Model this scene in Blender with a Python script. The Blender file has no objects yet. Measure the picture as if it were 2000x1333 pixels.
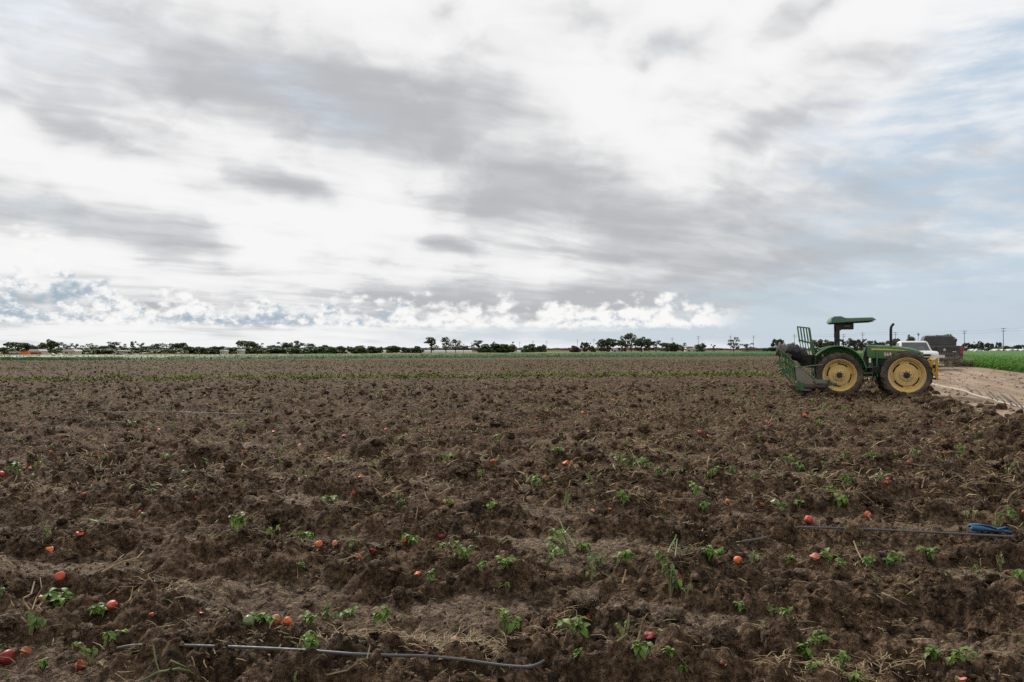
import bpy, bmesh, math, random
import numpy as np
from mathutils import Vector, Matrix, Euler

random.seed(7)
RNG = np.random.default_rng(11)
scene = bpy.context.scene
COL = scene.collection
R = math.radians

# ------------------------------------------------------------------ camera
F = 1556.0          # focal length in photograph pixels (2000 wide), 28 mm on full frame
CAMH = 1.6
HZ = 683.0          # horizon row in the photograph
cam_data = bpy.data.cameras.new('camera')
cam_data.lens = 28.0
cam_data.sensor_width = 36.0
cam_data.clip_start = 0.05
cam_data.clip_end = 30000
cam = bpy.data.objects.new('camera', cam_data)
cam.location = (0, 0, CAMH)
cam.rotation_euler = (R(90) + math.atan((HZ - 666.5) / F), 0, 0)
COL.objects.link(cam)
scene.camera = cam

# ------------------------------------------------------------------ exposure
scene.view_settings.view_transform = 'Standard'
scene.view_settings.look = 'None'
scene.view_settings.exposure = 0.0
scene.view_settings.gamma = 1.0
scene.render.engine = 'CYCLES'
scene.cycles.use_adaptive_sampling = True
scene.cycles.adaptive_threshold = 0.015
scene.cycles.use_denoising = False
scene.cycles.max_bounces = 6
scene.cycles.diffuse_bounces = 2
scene.cycles.glossy_bounces = 3
scene.cycles.transmission_bounces = 4
scene.cycles.volume_bounces = 0
scene.cycles.sample_clamp_indirect = 4.0
scene.cycles.sample_clamp_direct = 8.0
scene.cycles.transparent_max_bounces = 6

# ------------------------------------------------------------------ sky
SUN_EL, SUN_AZ = 35.0, -30.0     # degrees; azimuth from +Y (the view axis), negative = to the left


class NT:
    """tiny helper to write node maths"""
    def __init__(self, tree):
        self.t = tree

    def node(self, kind, **kw):
        n = self.t.nodes.new(kind)
        for k, v in kw.items():
            setattr(n, k, v)
        return n

    def put(self, sock, v):
        if isinstance(v, bpy.types.NodeSocket):
            self.t.links.new(v, sock)
        elif v is not None:
            sock.default_value = v

    def m(self, op, a, b=None, c=None, clamp=False):
        n = self.node('ShaderNodeMath', operation=op, use_clamp=clamp)
        for i, v in enumerate((a, b, c)):
            if v is not None:
                self.put(n.inputs[i], v)
        return n.outputs[0]

    def add(self, a, b): return self.m('ADD', a, b)
    def sub(self, a, b): return self.m('SUBTRACT', a, b)
    def mul(self, a, b): return self.m('MULTIPLY', a, b)
    def mad(self, a, b, c): return self.m('MULTIPLY_ADD', a, b, c)

    def ss(self, v, lo, hi, a=0.0, b=1.0):
        n = self.node('ShaderNodeMapRange', interpolation_type='SMOOTHSTEP')
        self.put(n.inputs['Value'], v)
        n.inputs['From Min'].default_value = lo
        n.inputs['From Max'].default_value = hi
        n.inputs['To Min'].default_value = a
        n.inputs['To Max'].default_value = b
        return n.outputs[0]

    def vec(self, x, y, z):
        n = self.node('ShaderNodeCombineXYZ')
        for i, v in enumerate((x, y, z)):
            self.put(n.inputs[i], v)
        return n.outputs[0]

    def sep(self, v):
        n = self.node('ShaderNodeSeparateXYZ')
        self.put(n.inputs[0], v)
        return n.outputs

    def vm(self, op, a, b):
        n = self.node('ShaderNodeVectorMath', operation=op)
        self.put(n.inputs[0], a)
        self.put(n.inputs[1], b)
        return n.outputs[0]

    def noise(self, v, scale, detail=4, rough=0.5, dist=0.0, color=False, dim='3D', lac=2.0):
        n = self.node('ShaderNodeTexNoise', noise_dimensions=dim)
        self.put(n.inputs['Vector'], v)
        n.inputs['Scale'].default_value = scale
        n.inputs['Detail'].default_value = detail
        n.inputs['Roughness'].default_value = rough
        n.inputs['Lacunarity'].default_value = lac
        n.inputs['Distortion'].default_value = dist
        return n.outputs['Color' if color else 'Fac']

    def voro(self, v, scale, feature='F1', out='Distance', rnd=1.0, dim='3D'):
        n = self.node('ShaderNodeTexVoronoi', feature=feature, voronoi_dimensions=dim)
        self.put(n.inputs['Vector'], v)
        n.inputs['Scale'].default_value = scale
        n.inputs['Randomness'].default_value = rnd
        return n.outputs[out]

    def mix(self, f, a, b, mode='MIX'):
        n = self.node('ShaderNodeMix', data_type='RGBA', blend_type=mode)
        self.put(n.inputs[0], f)
        for s, v in ((n.inputs[6], a), (n.inputs[7], b)):
            if isinstance(v, (tuple, list)):
                s.default_value = (*v[:3], 1)
            else:
                self.put(s, v)
        return n.outputs[2]

    def ramp(self, f, stops):
        n = self.node('ShaderNodeValToRGB')
        self.put(n.inputs[0], f)
        el = n.color_ramp.elements
        while len(el) < len(stops):
            el.new(0.5)
        for e, (p, c) in zip(el, stops):
            e.position = p
            e.color = (*c, 1)
        return n.outputs[0]

    def blobs(self, v, lst):
        """sum of soft elliptical patches of sky, each round the direction of a photograph pixel"""
        x, y, _ = self.sep(v)
        frames, acc = {}, None
        for px, py, rx, ry, rot, amp in lst:
            k = min((-18, -6, 0, 8, 18), key=lambda q: abs(q - rot))
            c, s = math.cos(R(k)), math.sin(R(k))
            if k not in frames:
                frames[k] = v if k == 0 else self.vec(self.mad(x, c, self.mul(y, -s)), self.mad(x, s, self.mul(y, c)), 0.0)
            u = math.atan((px - 1000) / F) * F / 1000
            w = math.atan((HZ - py) / math.hypot(F, px - 1000)) * F / 1000
            cu, cw = u * c - w * s, u * s + w * c
            sx, sy = 1000 / (rx * 1.35), 1000 / (ry * 1.35)
            n = self.node('ShaderNodeVectorMath', operation='MULTIPLY_ADD')
            self.put(n.inputs[0], frames[k])
            n.inputs[1].default_value = (sx, sy, 0)
            n.inputs[2].default_value = (-cu * sx, -cw * sy, 0)
            g = self.node('ShaderNodeTexGradient', gradient_type='SPHERICAL')
            self.put(g.inputs[0], n.outputs[0])
            acc = self.mul(g.outputs[1], amp) if acc is None else self.mad(g.outputs[1], amp, acc)
        return acc


world = bpy.data.worlds.new('World')
scene.world = world
world.use_nodes = True
wt = world.node_tree
wt.nodes.clear()
W = NT(wt)
out = W.node('ShaderNodeOutputWorld')
bg = W.node('ShaderNodeBackground')
bg.inputs['Strength'].default_value = 0.1
wt.links.new(bg.outputs[0], out.inputs[0])
sky = W.node('ShaderNodeTexSky', sky_type='NISHITA')
sky.sun_disc = False
sky.sun_elevation = R(SUN_EL)
sky.sun_rotation = R(SUN_AZ)
sky.air_density = 1.0
sky.dust_density = 2.0
sky.ozone_density = 1.5
tc = W.node('ShaderNodeTexCoord')
d = tc.outputs['Generated']
dx, dy, dz = W.sep(d)
U = W.mul(W.m('ARCTAN2', dx, dy), F / 1000)
V = W.mul(W.m('ARCSINE', dz), F / 1000)
zc = W.m('MAXIMUM', dz, 0.0)
den = W.add(zc, 0.13)
px_ = W.m('DIVIDE', dx, den)
py_ = W.m('DIVIDE', dy, den)
plane = W.vec(W.add(W.mul(px_, 0.80), W.mul(py_, 0.45)), W.sub(W.mul(py_, 1.5), W.mul(px_, 0.9)), 0.0)
UV = W.vec(U, V, 0.0)
warp = W.noise(UV, 1.9, 3, 0.55, color=True, dim='2D')
wv = W.vm('MULTIPLY', W.vm('SUBTRACT', warp, (0.5, 0.5, 0.5)), (0.20, 0.09, 0.0))
vdamp = W.ss(V, 0.03, 0.30, 0.12, 1.0)
wv = W.vm('MULTIPLY', wv, W.vec(1.0, vdamp, 0.0))
UVw = W.vm('ADD', UV, wv)
warp2 = W.noise(UV, 7.5, 2, 0.6, color=True, dim='2D')
UVw = W.vm('ADD', UVw, W.vm('MULTIPLY', W.vm('SUBTRACT', warp2, (0.5, 0.5, 0.5)), (0.10, 0.035, 0.0)))
# grey undersides of the high cloud deck
grey = W.blobs(UVw, [
    (860, 245, 350, 105, 16, .85), (1050, 335, 150, 65, 10, .55), (620, 190, 320, 105, 20, .6),
    (350, 110, 420, 120, 18, .50), (60, 60, 260, 110, 12, .45), (950, 150, 170, 70, 5, .45),
    (600, 372, 120, 30, 6, .95), (90, 415, 240, 46, 10, .80), 
    (330, 480, 170, 42, 20, .55), (1315, 76, 112, 38, -4, .95),
    (1110, 48, 160, 40, -8, .55), (1570, 25, 110, 34, -22, .75), (1545, 235, 105, 28, -4, .5), (1450, 262, 60, 26, 20, .45),
    (1190, 410, 300, 44, 4, .70), (905, 477, 80, 18, 5, .7), (330, 596, 620, 58, 0, .62), (110, 235, 260, 42, 8, .55), 
    (230, 285, 120, 26, 6, .45), (1500, 410, 560, 110, 4, .62),
    (1300, 505, 560, 70, 0, .55), (1100, 594, 430, 46, 0, 1.25), (1650, 190, 300, 60, -14, .12), (1820, 330, 300, 140, -10, .25),
    (900, 20, 180, 26, -6, .4), (1600, 560, 400, 60, 0, .4),
])
plane = W.vm('ADD', plane, W.vm('MULTIPLY', W.vm('SUBTRACT', warp, (0.5, 0.5, 0.5)), (0.7, 0.7, 0.0)))
st1 = W.noise(plane, 1.5, 4, 0.55, dim='2D')
st2 = W.noise(plane, 4.5, 3, 0.5, dim='2D')
st4 = W.noise(W.vm('MULTIPLY', UVw, (1.0, 1.7, 0.0)), 5.5, 4, 0.55, dim='2D')
front = W.ss(dy, -0.1, 0.35)
generic = W.mul(W.ss(st1, 0.42, 0.75), W.sub(1.0, W.mul(front, 0.8)))
g = W.add(W.add(grey, generic), W.add(W.mul(W.sub(st1, 0.5), 0.85), W.add(W.mul(W.sub(st2, 0.5), 0.30), W.mul(W.sub(st4, 0.5), 0.95))))
g = W.ss(g, -0.08, 1.20)
deck = W.ramp(g, [(0.0, (.93, .93, .93)), (0.25, (.86, .86, .86)), (0.6, (.665, .672, .685)), (1.0, (.490, .502, .522))])
# thin places where the blue comes through
blue = W.blobs(UVw, [
    (620, 205, 210, 66, 18, .62), (60, 30, 260, 130, 10, .75), (1310, 74, 60, 24, 0, .45),
    (1940, 90, 130, 90, 0, .55), (2000, 400, 520, 260, -6, .85), (1900, 250, 250, 120, 0, .35), (1950, 600, 520, 75, 0, .95), (1700, 635, 480, 75, 0, .85), 
    (1100, 655, 460, 24, 0, 1.3), (110, 415, 180, 40, 12, .5), 
])
st3 = W.noise(W.vec(W.mul(U, 4.0), W.mul(V, 17.0), 0.0), 1.9, 5, 0.58, dim='2D')
b = W.add(blue, W.mul(W.sub(st3, 0.5), W.mad(W.m('MINIMUM', blue, 1.0), 2.1, 0.05)))
b = W.ss(b, 0.06, 1.25, 0.0, 0.86)
# low puffy cumulus along the horizon
cu_v = W.vec(W.mul(U, 1.0), W.mul(V, 1.5), 0.0)
nzb = W.noise(cu_v, 16.0, 2, 0.5, dim='2D')
nzf = W.noise(cu_v, 42.0, 4, 0.62, dim='2D')
puff = W.voro(cu_v, 40.0, dim='2D')
nz = W.add(W.add(W.mul(nzb, 0.9), W.mul(nzf, 0.55)), W.mul(puff, -0.25))
hh = W.m('DIVIDE', W.sub(V, 0.046), 0.058)
leftbig = W.ss(U, -0.60, -0.88)
topfall = W.sub(0.85, W.mul(leftbig, 0.52))
cud = W.sub(W.add(nz, 0.14), W.mul(hh, W.mul(topfall, 0.48)))
cuden = W.ss(cud, 0.38, 0.68)
cubase = W.ss(W.add(V, W.mul(W.sub(nzf, 0.5), 0.016)), 0.037, 0.050)
curange = W.mul(W.ss(U, 0.46, 0.36), W.ss(dy, 0.3, 0.6))
cu = W.mul(W.mul(cuden, cubase), curange)
shade = W.blobs(UVw, [(80, 580, 170, 46, -4, 1.15), (200, 545, 110, 22, -18, .8), (560, 608, 150, 26, 0, .85), (740, 606, 60, 26, -30, .9),
                      (400, 622, 160, 12, 0, .6), (540, 638, 180, 8, 0, .7), (1160, 628, 70, 16, 0, .35)])
cs = W.ss(W.sub(W.add(W.mul(shade, 0.75), W.mul(W.sub(0.53, nzf), 2.0)), W.mul(hh, 0.10)), 0.0, 0.95)
cucol = W.ramp(cs, [(0.0, (.95, .945, .935)), (0.3, (.82, .83, .84)), (0.65, (.52, .59, .65)), (1.0, (.38, .475, .555))])
skyblue = W.mix(0.78, sky.outputs[0], (5.2, 6.55, 7.9))
x10 = W.node('ShaderNodeVectorMath', operation='SCALE')
wt.links.new(deck, x10.inputs[0]); x10.inputs['Scale'].default_value = 10.0
y10 = W.node('ShaderNodeVectorMath', operation='SCALE')
wt.links.new(cucol, y10.inputs[0]); y10.inputs['Scale'].default_value = 10.0
c1 = W.mix(b, x10.outputs[0], skyblue)
# pale band just above the skyline
c1 = W.mix(W.mul(W.ss(V, 0.035, 0.0), W.ss(U, 0.5, -0.3, 0.12, 0.5)), c1, (8.2, 8.4, 8.7))
c2 = W.mix(cu, c1, y10.outputs[0])
wt.links.new(c2, bg.inputs['Color'])
world.cycles.sampling_method = 'NONE'   # an almost even sky: scattered rays find it well enough

# ------------------------------------------------------------------ sun (veiled by cloud)
sun_d = bpy.data.lights.new('sun', 'SUN')
sun_d.energy = 3.9
sun_d.angle = R(6)
sun_d.color = (1.0, 0.96, 0.90)
sun = bpy.data.objects.new('sun', sun_d)
az, el = R(SUN_AZ), R(SUN_EL)
sdir = Vector((math.sin(az) * math.cos(el), math.cos(az) * math.cos(el), math.sin(el)))
sun.rotation_euler = sdir.to_track_quat('Z', 'Y').to_euler()
sun.location = sdir * 60
COL.objects.link(sun)

# ------------------------------------------------------------------ helpers: tags, meshes
def tag(o, label=None, cat=None, group=None, kind=None):
    if label: o['label'] = label
    if cat: o['category'] = cat
    if group: o['group'] = group
    if kind: o['kind'] = kind
    return o


def empty(name, loc=(0, 0, 0), rz=0.0):
    o = bpy.data.objects.new(name, None)
    o.empty_display_size = 0.2
    o.location = loc
    o.rotation_euler = (0, 0, rz)
    COL.objects.link(o)
    return o


def link(name, me, parent=None, mat=None):
    o = bpy.data.objects.new(name, me)
    COL.objects.link(o)
    if parent is not None:
        o.parent = parent
    if mat is not None and not me.materials:
        me.materials.append(mat)
    return o


def np_mesh(name, v, f, smooth=True, attrs=None):
    """v (n,3), f (m,3|4) integer arrays -> mesh"""
    me = bpy.data.meshes.new(name)
    v = np.ascontiguousarray(v, dtype=np.float32)
    f = np.ascontiguousarray(f, dtype=np.int32)
    k = f.shape[1]
    me.vertices.add(len(v)); me.vertices.foreach_set('co', v.ravel())
    me.loops.add(f.size); me.loops.foreach_set('vertex_index', f.ravel())
    me.polygons.add(len(f))
    me.polygons.foreach_set('loop_start', np.arange(0, f.size, k, dtype=np.int32))
    me.polygons.foreach_set('loop_total', np.full(len(f), k, dtype=np.int32))
    me.polygons.foreach_set('use_smooth', np.full(len(f), smooth, dtype=bool))
    for nm, arr in (attrs or {}).items():
        a = me.attributes.new(nm, 'FLOAT', 'POINT')
        a.data.foreach_set('value', np.ascontiguousarray(arr, dtype=np.float32))
    me.update(calc_edges=True)
    return me


# ------------------------------------------------------------------ numpy noise
def h2(ix, iy, seed):
    n = (ix.astype(np.int64) * 374761393 + iy.astype(np.int64) * 668265263 + seed * 974711 + 12345) & 0xFFFFFFFF
    n = ((n ^ (n >> 13)) * 1274126177) & 0xFFFFFFFF
    n = ((n ^ (n >> 16)) * 2246822519) & 0xFFFFFFFF
    n = n ^ (n >> 15)
    return (n & 0xFFFFFF).astype(np.float32) / np.float32(0x1000000)


def perlin(x, y, seed=0):
    x0 = np.floor(x); y0 = np.floor(y)
    fx = (x - x0).astype(np.float32); fy = (y - y0).astype(np.float32)
    ix = x0.astype(np.int64); iy = y0.astype(np.int64)
    u = fx * fx * fx * (fx * (fx * 6 - 15) + 10)
    v = fy * fy * fy * (fy * (fy * 6 - 15) + 10)
    def g(i, j, dx, dy):
        a = h2(ix + i, iy + j, seed) * np.float32(2 * math.pi)
        return np.cos(a) * dx + np.sin(a) * dy
    a = g(0, 0, fx, fy); b = g(1, 0, fx - 1, fy); c = g(0, 1, fx, fy - 1); e = g(1, 1, fx - 1, fy - 1)
    return (a + u * (b - a) + v * ((c + u * (e - c)) - (a + u * (b - a)))) * 1.4


def fbm(x, y, seed, oct=3, gain=0.5):
    s = 0; a = 1.0
    for i in range(oct):
        s = s + a * perlin(x * 2 ** i, y * 2 ** i, seed + i * 17)
        a *= gain
    return s


def domes(x, y, cell, seed, rmin=.35, rmax=.95, keep=.8, flat=1.0):
    """lumps: the highest of the randomly sized domes around each point, 0..1"""
    x = x / cell; y = y / cell
    ix = np.floor(x).astype(np.int64); iy = np.floor(y).astype(np.int64)
    best = np.zeros(x.shape, np.float32)
    for i in (-1, 0, 1):
        for j in (-1, 0, 1):
            a, b = ix + i, iy + j
            px = a + h2(a, b, seed); py = b + h2(a, b, seed + 1)
            r = rmin + (rmax - rmin) * h2(a, b, seed + 2)
            k = h2(a, b, seed + 3)
            ex = (x - px); ey = (y - py) * (0.8 + 0.5 * k)
            q = 1 - (ex * ex + ey * ey) / (r * r)
            hgt = np.where((q > 0) & (k < keep), np.sqrt(np.maximum(q, 0)) * r / rmax * (0.55 + 0.45 * h2(a, b, seed + 4)), 0)
            best = np.maximum(best, hgt)
    return best


def sstep(x, lo, hi):
    t = np.clip((x - lo) / (hi - lo), 0, 1)
    return t * t * (3 - 2 * t)


# ------------------------------------------------------------------ lie of the land
def edge_x(Y):                     # where the tilled soil meets the dirt road
    return 10.5 + 0.34 * (Y - 16.4)


def crop_x(Y):                     # where the road meets the crop beyond it
    return 26.3 + 0.335 * (Y - 41.5)


def land(X, Y):
    """smooth ground level: flat field, dirt road slightly raised on the right"""
    s = X - edge_x(Y)
    return 0.50 * sstep(Y, 14, 50) * sstep(s, -3, 7)


def far_edge(X):                   # near edge of the green crop at the far end of the field
    return 155.5 + 0.535 * X


def cell_at(Y):
    return np.maximum(0.0019 * (Y + 4), 0.010)


def dryness(X, Y):
    q = Y + 0.22 * X + 0.5 * perlin(X * .35, Y * .35, 91)
    band = np.sin(q * 2 * math.pi / 1.55)
    return (1 - .80 * sstep(Y, 12, 45)) * np.clip(0.32 + 0.42 * band + 0.62 * fbm(X * .7, Y * 1.4, 5, 3), 0, 1)


def soil_h(X, Y, full=True):
    X = np.asarray(X, np.float64); Y = np.asarray(Y, np.float64)
    c = cell_at(Y)
    s = X - edge_x(Y) + 0.55 * fbm(X * 0.9, Y * 0.9, 41, 3)
    dr = dryness(X, Y)
    clod = 1.05 - 0.85 * sstep(dr, 0.22, 0.62)
    wx = X + 0.05 * perlin(X * 4, Y * 4, 3) + 0.026 * perlin(X * 15, Y * 15, 8) + .010 * perlin(X * 41, Y * 41, 18)
    wy = Y + 0.05 * perlin(X * 4, Y * 4, 4) + 0.026 * perlin(X * 15, Y * 15, 9) + .010 * perlin(X * 41, Y * 41, 19)
    z = 0.055 * fbm(X * 0.55, Y * 0.9, 21, 2) + 0.045 * perlin(X * 1.9, Y * 2.4, 25)
    big = domes(wx, wy, 0.46, 100, keep=.50) * 0.115 * clod
    z = z + big + 0.05 * clod * (1 - np.abs(perlin(X * 3.1, Y * 3.6, 77)) * 2.2)
    z = z + domes(wx, wy, 0.21, 110, keep=.75) * 0.085 * clod * (0.6 + 0.6 * h2(np.floor(X * 2), np.floor(Y * 2), 5))
    def fade(cell): return 1 - sstep(c / cell, 0.35, 0.9)
    z = z + domes(wx, wy, 0.10, 120) * 0.075 * fade(.10) * (0.35 + 0.65 * clod)
    z = z + domes(wx, wy, 0.052, 130) * 0.046 * fade(.052) * (0.45 + 0.55 * clod)
    if full:
        z = z + domes(X, Y, 0.028, 140) * 0.024 * fade(.028)
        z = z + 0.014 * fbm(X * 9, Y * 9, 31, 2) * fade(.06)
    else:
        z = z + 0.005 * fade(.028)
    far = 1 - 0.45 * sstep(Y, 35, 90)
    z = (z - 0.10) * far
    # ragged berm, then sink under the road
    berm = 0.10 * np.exp(-((s + 0.9) / 0.7) ** 2) * sstep(Y, 8, 14) * (1 - sstep(Y, 30, 40))
    z = (z + berm) * (1 - sstep(s, -0.6, 0.5)) - 0.22 * sstep(s, -0.2, 0.9)
    # behind the tilled part the field goes on under the crop
    return land(X, Y) + z


def road_h(X, Y):
    s = X - edge_x(Y)
    tr = 0.0
    for off in (1.6, 3.3, 5.0, 6.5):
        tr = tr - 0.040 * np.exp(-((s - off + 0.25 * perlin(Y * .12, Y * 0 + off, 7)) / 0.26) ** 2)
    return land(X, Y) + tr + 0.015 * fbm(X * 1.3, Y * 1.3, 61, 3) + 0.016 * fbm(X * 5, Y * 5, 67, 3) - 0.01


def ground_z(x, y):
    a = np.array([x], float); b = np.array([y], float)
    if x > edge_x(y) + 0.4:
        return float(road_h(a, b)[0])
    return float(soil_h(a, b)[0])


def G(px, py, z=None):
    """photograph pixel of something standing on the ground -> world x, y (z from the land)"""
    zz = 0.0 if z is None else z
    for _ in range(4):
        Y = (CAMH - zz) * F / max(py - HZ, 1.5)
        X = (px - 1000) / F * Y
        if z is None:
            zz = float(land(np.array([X]), np.array([Y]))[0])
    return X, Y


def GS(px, py):
    """photograph pixel -> the first point of the lumpy ground that the line of sight meets"""
    k = max(py - HZ, 4) / F
    Y = np.linspace(1.22, 2.0, 90) / k
    X = (px - 1000) / F * Y
    zr = CAMH - k * Y
    zg = np.where(X > edge_x(Y) + .4, road_h(X, Y), soil_h(X, Y))
    i = np.where(zr <= zg)[0]
    i = int(i[0]) if len(i) else 70
    return float(X[i]), float(Y[i]), float(zg[i])


# ------------------------------------------------------------------ materials
MATS = {}


def new_mat(name):
    m = bpy.data.materials.new(name)
    m.use_nodes = True
    nt = m.node_tree
    nt.nodes.clear()
    N = NT(nt)
    o = N.node('ShaderNodeOutputMaterial')
    p = N.node('ShaderNodeBsdfPrincipled')
    nt.links.new(p.outputs[0], o.inputs[0])
    MATS[name] = m
    return m, N, p, o


def bump(N, p, h, strength, dist):
    b = N.node('ShaderNodeBump')
    b.inputs['Strength'].default_value = strength
    b.inputs['Distance'].default_value = dist
    N.put(b.inputs['Height'], h)
    N.t.links.new(b.outputs[0], p.inputs['Normal'])


def paint(name, col, rough=0.5, dust=0.35, dustcol=(.20, .155, .11), scale=3.0, metallic=0.0, spec=0.4, fine=25.0):
    """painted or moulded surface with uneven dust and small stains"""
    m, N, p, o = new_mat(name)
    co = N.node('ShaderNodeTexCoord').outputs['Object']
    n1 = N.noise(co, scale, 5, 0.6)
    n2 = N.noise(co, fine, 4, 0.6)
    f = N.mul(N.ss(N.add(N.mul(n1, 0.65), N.mul(n2, 0.35)), 0.36, 0.68), dust)
    base = N.mix(N.ss(n2, 0.3, 0.7, 0.0, 0.22), col, tuple(c * 0.78 for c in col))
    N.t.links.new(N.mix(f, base, dustcol), p.inputs['Base Color'])
    N.put(p.inputs['Roughness'], N.m('ADD', N.mul(f, 0.45), rough, clamp=True))
    p.inputs['Metallic'].default_value = metallic
    p.inputs['Specular IOR Level'].default_value = spec
    bump(N, p, n2, 0.12, 0.004)
    return m


def leafmat(name, col, col2, rough=0.5, trans=0.25, spec=0.35, under=0.0):
    m, N, p, o = new_mat(name)
    oi = N.node('ShaderNodeObjectInfo').outputs['Random']
    co = N.node('ShaderNodeTexCoord').outputs['Object']
    n = N.noise(co, 22, 3, 0.6)
    geo = N.node('ShaderNodeNewGeometry')
    f = N.m('ADD', N.mul(oi, 0.55), N.mul(n, 0.55), clamp=True)
    c = N.mix(N.ss(f, 0.2, 0.9), col, col2)
    # the under side of a leaf is paler
    if under:
        c = N.mix(N.mul(geo.outputs['Backfacing'], under), c, (.17, .22, .11))
    N.t.links.new(c, p.inputs['Base Color'])
    p.inputs['Roughness'].default_value = rough
    p.inputs['Specular IOR Level'].default_value = spec
    if trans:
        t = N.node('ShaderNodeBsdfTranslucent')
        N.t.links.new(c, t.inputs[0])
        mx = N.node('ShaderNodeMixShader')
        mx.inputs[0].default_value = trans
        N.t.links.new(p.outputs[0], mx.inputs[1])
        N.t.links.new(t.outputs[0], mx.inputs[2])
        N.t.links.new(mx.outputs[0], o.inputs[0])
    return m


# soil ------------------------------------------------------------------
def soil_material(name, clods=False):
    m, N, p, o = new_mat(name)
    co = N.node('ShaderNodeNewGeometry').outputs['Position']
    at = N.node('ShaderNodeAttribute'); at.attribute_name = 'dry'
    dry = at.outputs['Fac']
    n0 = N.noise(co, 1.1, 4, 0.55)
    n1 = N.noise(co, 9.0, 5, 0.62)
    n2 = N.noise(co, 27.0, 5, 0.70)
    n3 = N.noise(co, 110.0, 3, 0.6)
    v = N.voro(co, 55.0)
    tone = N.add(N.add(N.mul(n0, .18), N.mul(n1, .32)), N.add(N.mul(n2, .42), N.mul(n3, .14)))
    damp_shade = N.ramp(tone, [(0.41, (.0085, .0050, .0029)), (0.487, (.042, .0255, .0143)), (0.56, (.130, .0810, .0470)), (0.67, (.310, .205, .126))])  # damp earth; the darkest stops also paint in shade of the crevices
    crumb = N.ramp(N.add(N.mul(n2, .55), N.mul(n3, .55)), [(0.39, (.032, .0215, .0140)), (0.49, (.112, .078, .052)), (0.58, (.225, .163, .112)), (0.69, (.40, .305, .225))])
    f = N.ss(N.add(dry, N.mul(N.sub(n1, .5), .9)), 0.36, 0.90, 0.0, 0.82)
    c = N.mix(f, damp_shade, crumb)
    # crumbs of pale dried earth
    sp = N.mul(N.ss(v, 0.16, 0.06), N.ss(n1, 0.46, 0.62))
    c = N.mix(N.mul(sp, .30), c, (.22, .17, .125))
    N.t.links.new(c, p.inputs['Base Color'])
    p.inputs['Roughness'].default_value = 0.95
    p.inputs['Specular IOR Level'].default_value = 0.15
    hgt = N.add(N.add(N.mul(n2, 1.0), N.mul(n3, .4)), N.mul(N.voro(co, 26.0), -.9))
    bump(N, p, hgt, 1.0, 0.055)
    return m


soil_material('soil')

m, N, p, o = new_mat('road_dirt')
co = N.node('ShaderNodeNewGeometry').outputs['Position']
sx, sy, sz = N.sep(co)
# along-the-road coordinate streaks: wheel polish and loose dust
al = N.add(N.mul(sx, .322), N.mul(sy, .947)); ac = N.sub(N.mul(sx, .947), N.mul(sy, .322))
stk = N.noise(N.vec(N.mul(ac, 2.2), N.mul(al, .16), 0.0), 1.0, 5, .6)
n1 = N.noise(co, 2.2, 6, .6); n2 = N.noise(co, 28, 4, .65); n3 = N.noise(co, 110, 2, .6)
tone = N.add(N.add(N.mul(stk, .5), N.mul(n1, .32)), N.add(N.mul(n2, .16), N.mul(n3, .08)))
c = N.ramp(tone, [(0.38, (.110, .079, .055)), (0.48, (.205, .153, .110)), (0.56, (.275, .205, .148)), (0.70, (.36, .275, .205))])
N.t.links.new(c, p.inputs['Base Color']); p.inputs['Roughness'].default_value = .95
p.inputs['Specular IOR Level'].default_value = .1
bump(N, p, N.add(n2, N.mul(n3, .5)), .5, .02)

m, N, p, o = new_mat('dry_ground')
co = N.node('ShaderNodeNewGeometry').outputs['Position']
n1 = N.noise(co, .012, 6, .6); n2 = N.noise(co, .35, 5, .65)
c = N.ramp(N.add(N.mul(n1, .6), N.mul(n2, .4)), [(0.36, (.060, .075, .035)), (0.47, (.135, .110, .065)), (0.58, (.215, .165, .105)), (0.7, (.27, .22, .15))])
N.t.links.new(c, p.inputs['Base Color']); p.inputs['Roughness'].default_value = 1
p.inputs['Specular IOR Level'].default_value = 0

# ------------------------------------------------------------------ ground: one sheet to the horizon
def ground_sheet():
    ys = np.array([-60, 0, 60, 150, 300, 500, 520, 800, 1500, 3000, 6000, 12000, 20000.])
    xs = np.array([-20000, -8000, -3000, -1200, -600, -300, -100, 0, 100, 300, 600, 1200, 3000, 8000, 20000.])
    Yg, Xg = np.meshgrid(ys, xs, indexing='ij')
    Z = np.full(Xg.shape, -0.45)
    n, k = Xg.shape
    idx = np.arange(n * k).reshape(n, k)
    f = np.stack([idx[:-1, :-1], idx[:-1, 1:], idx[1:, 1:], idx[1:, :-1]], -1).reshape(-1, 4)
    v = np.stack([Xg, Yg, Z], -1).reshape(-1, 3)
    o = link('ground', np_mesh('ground', v, f), None, MATS['dry_ground'])
    tag(o, 'dry grass and bare earth reaching to the horizon', None, None, 'structure')
    del o['label']


ground_sheet()


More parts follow.
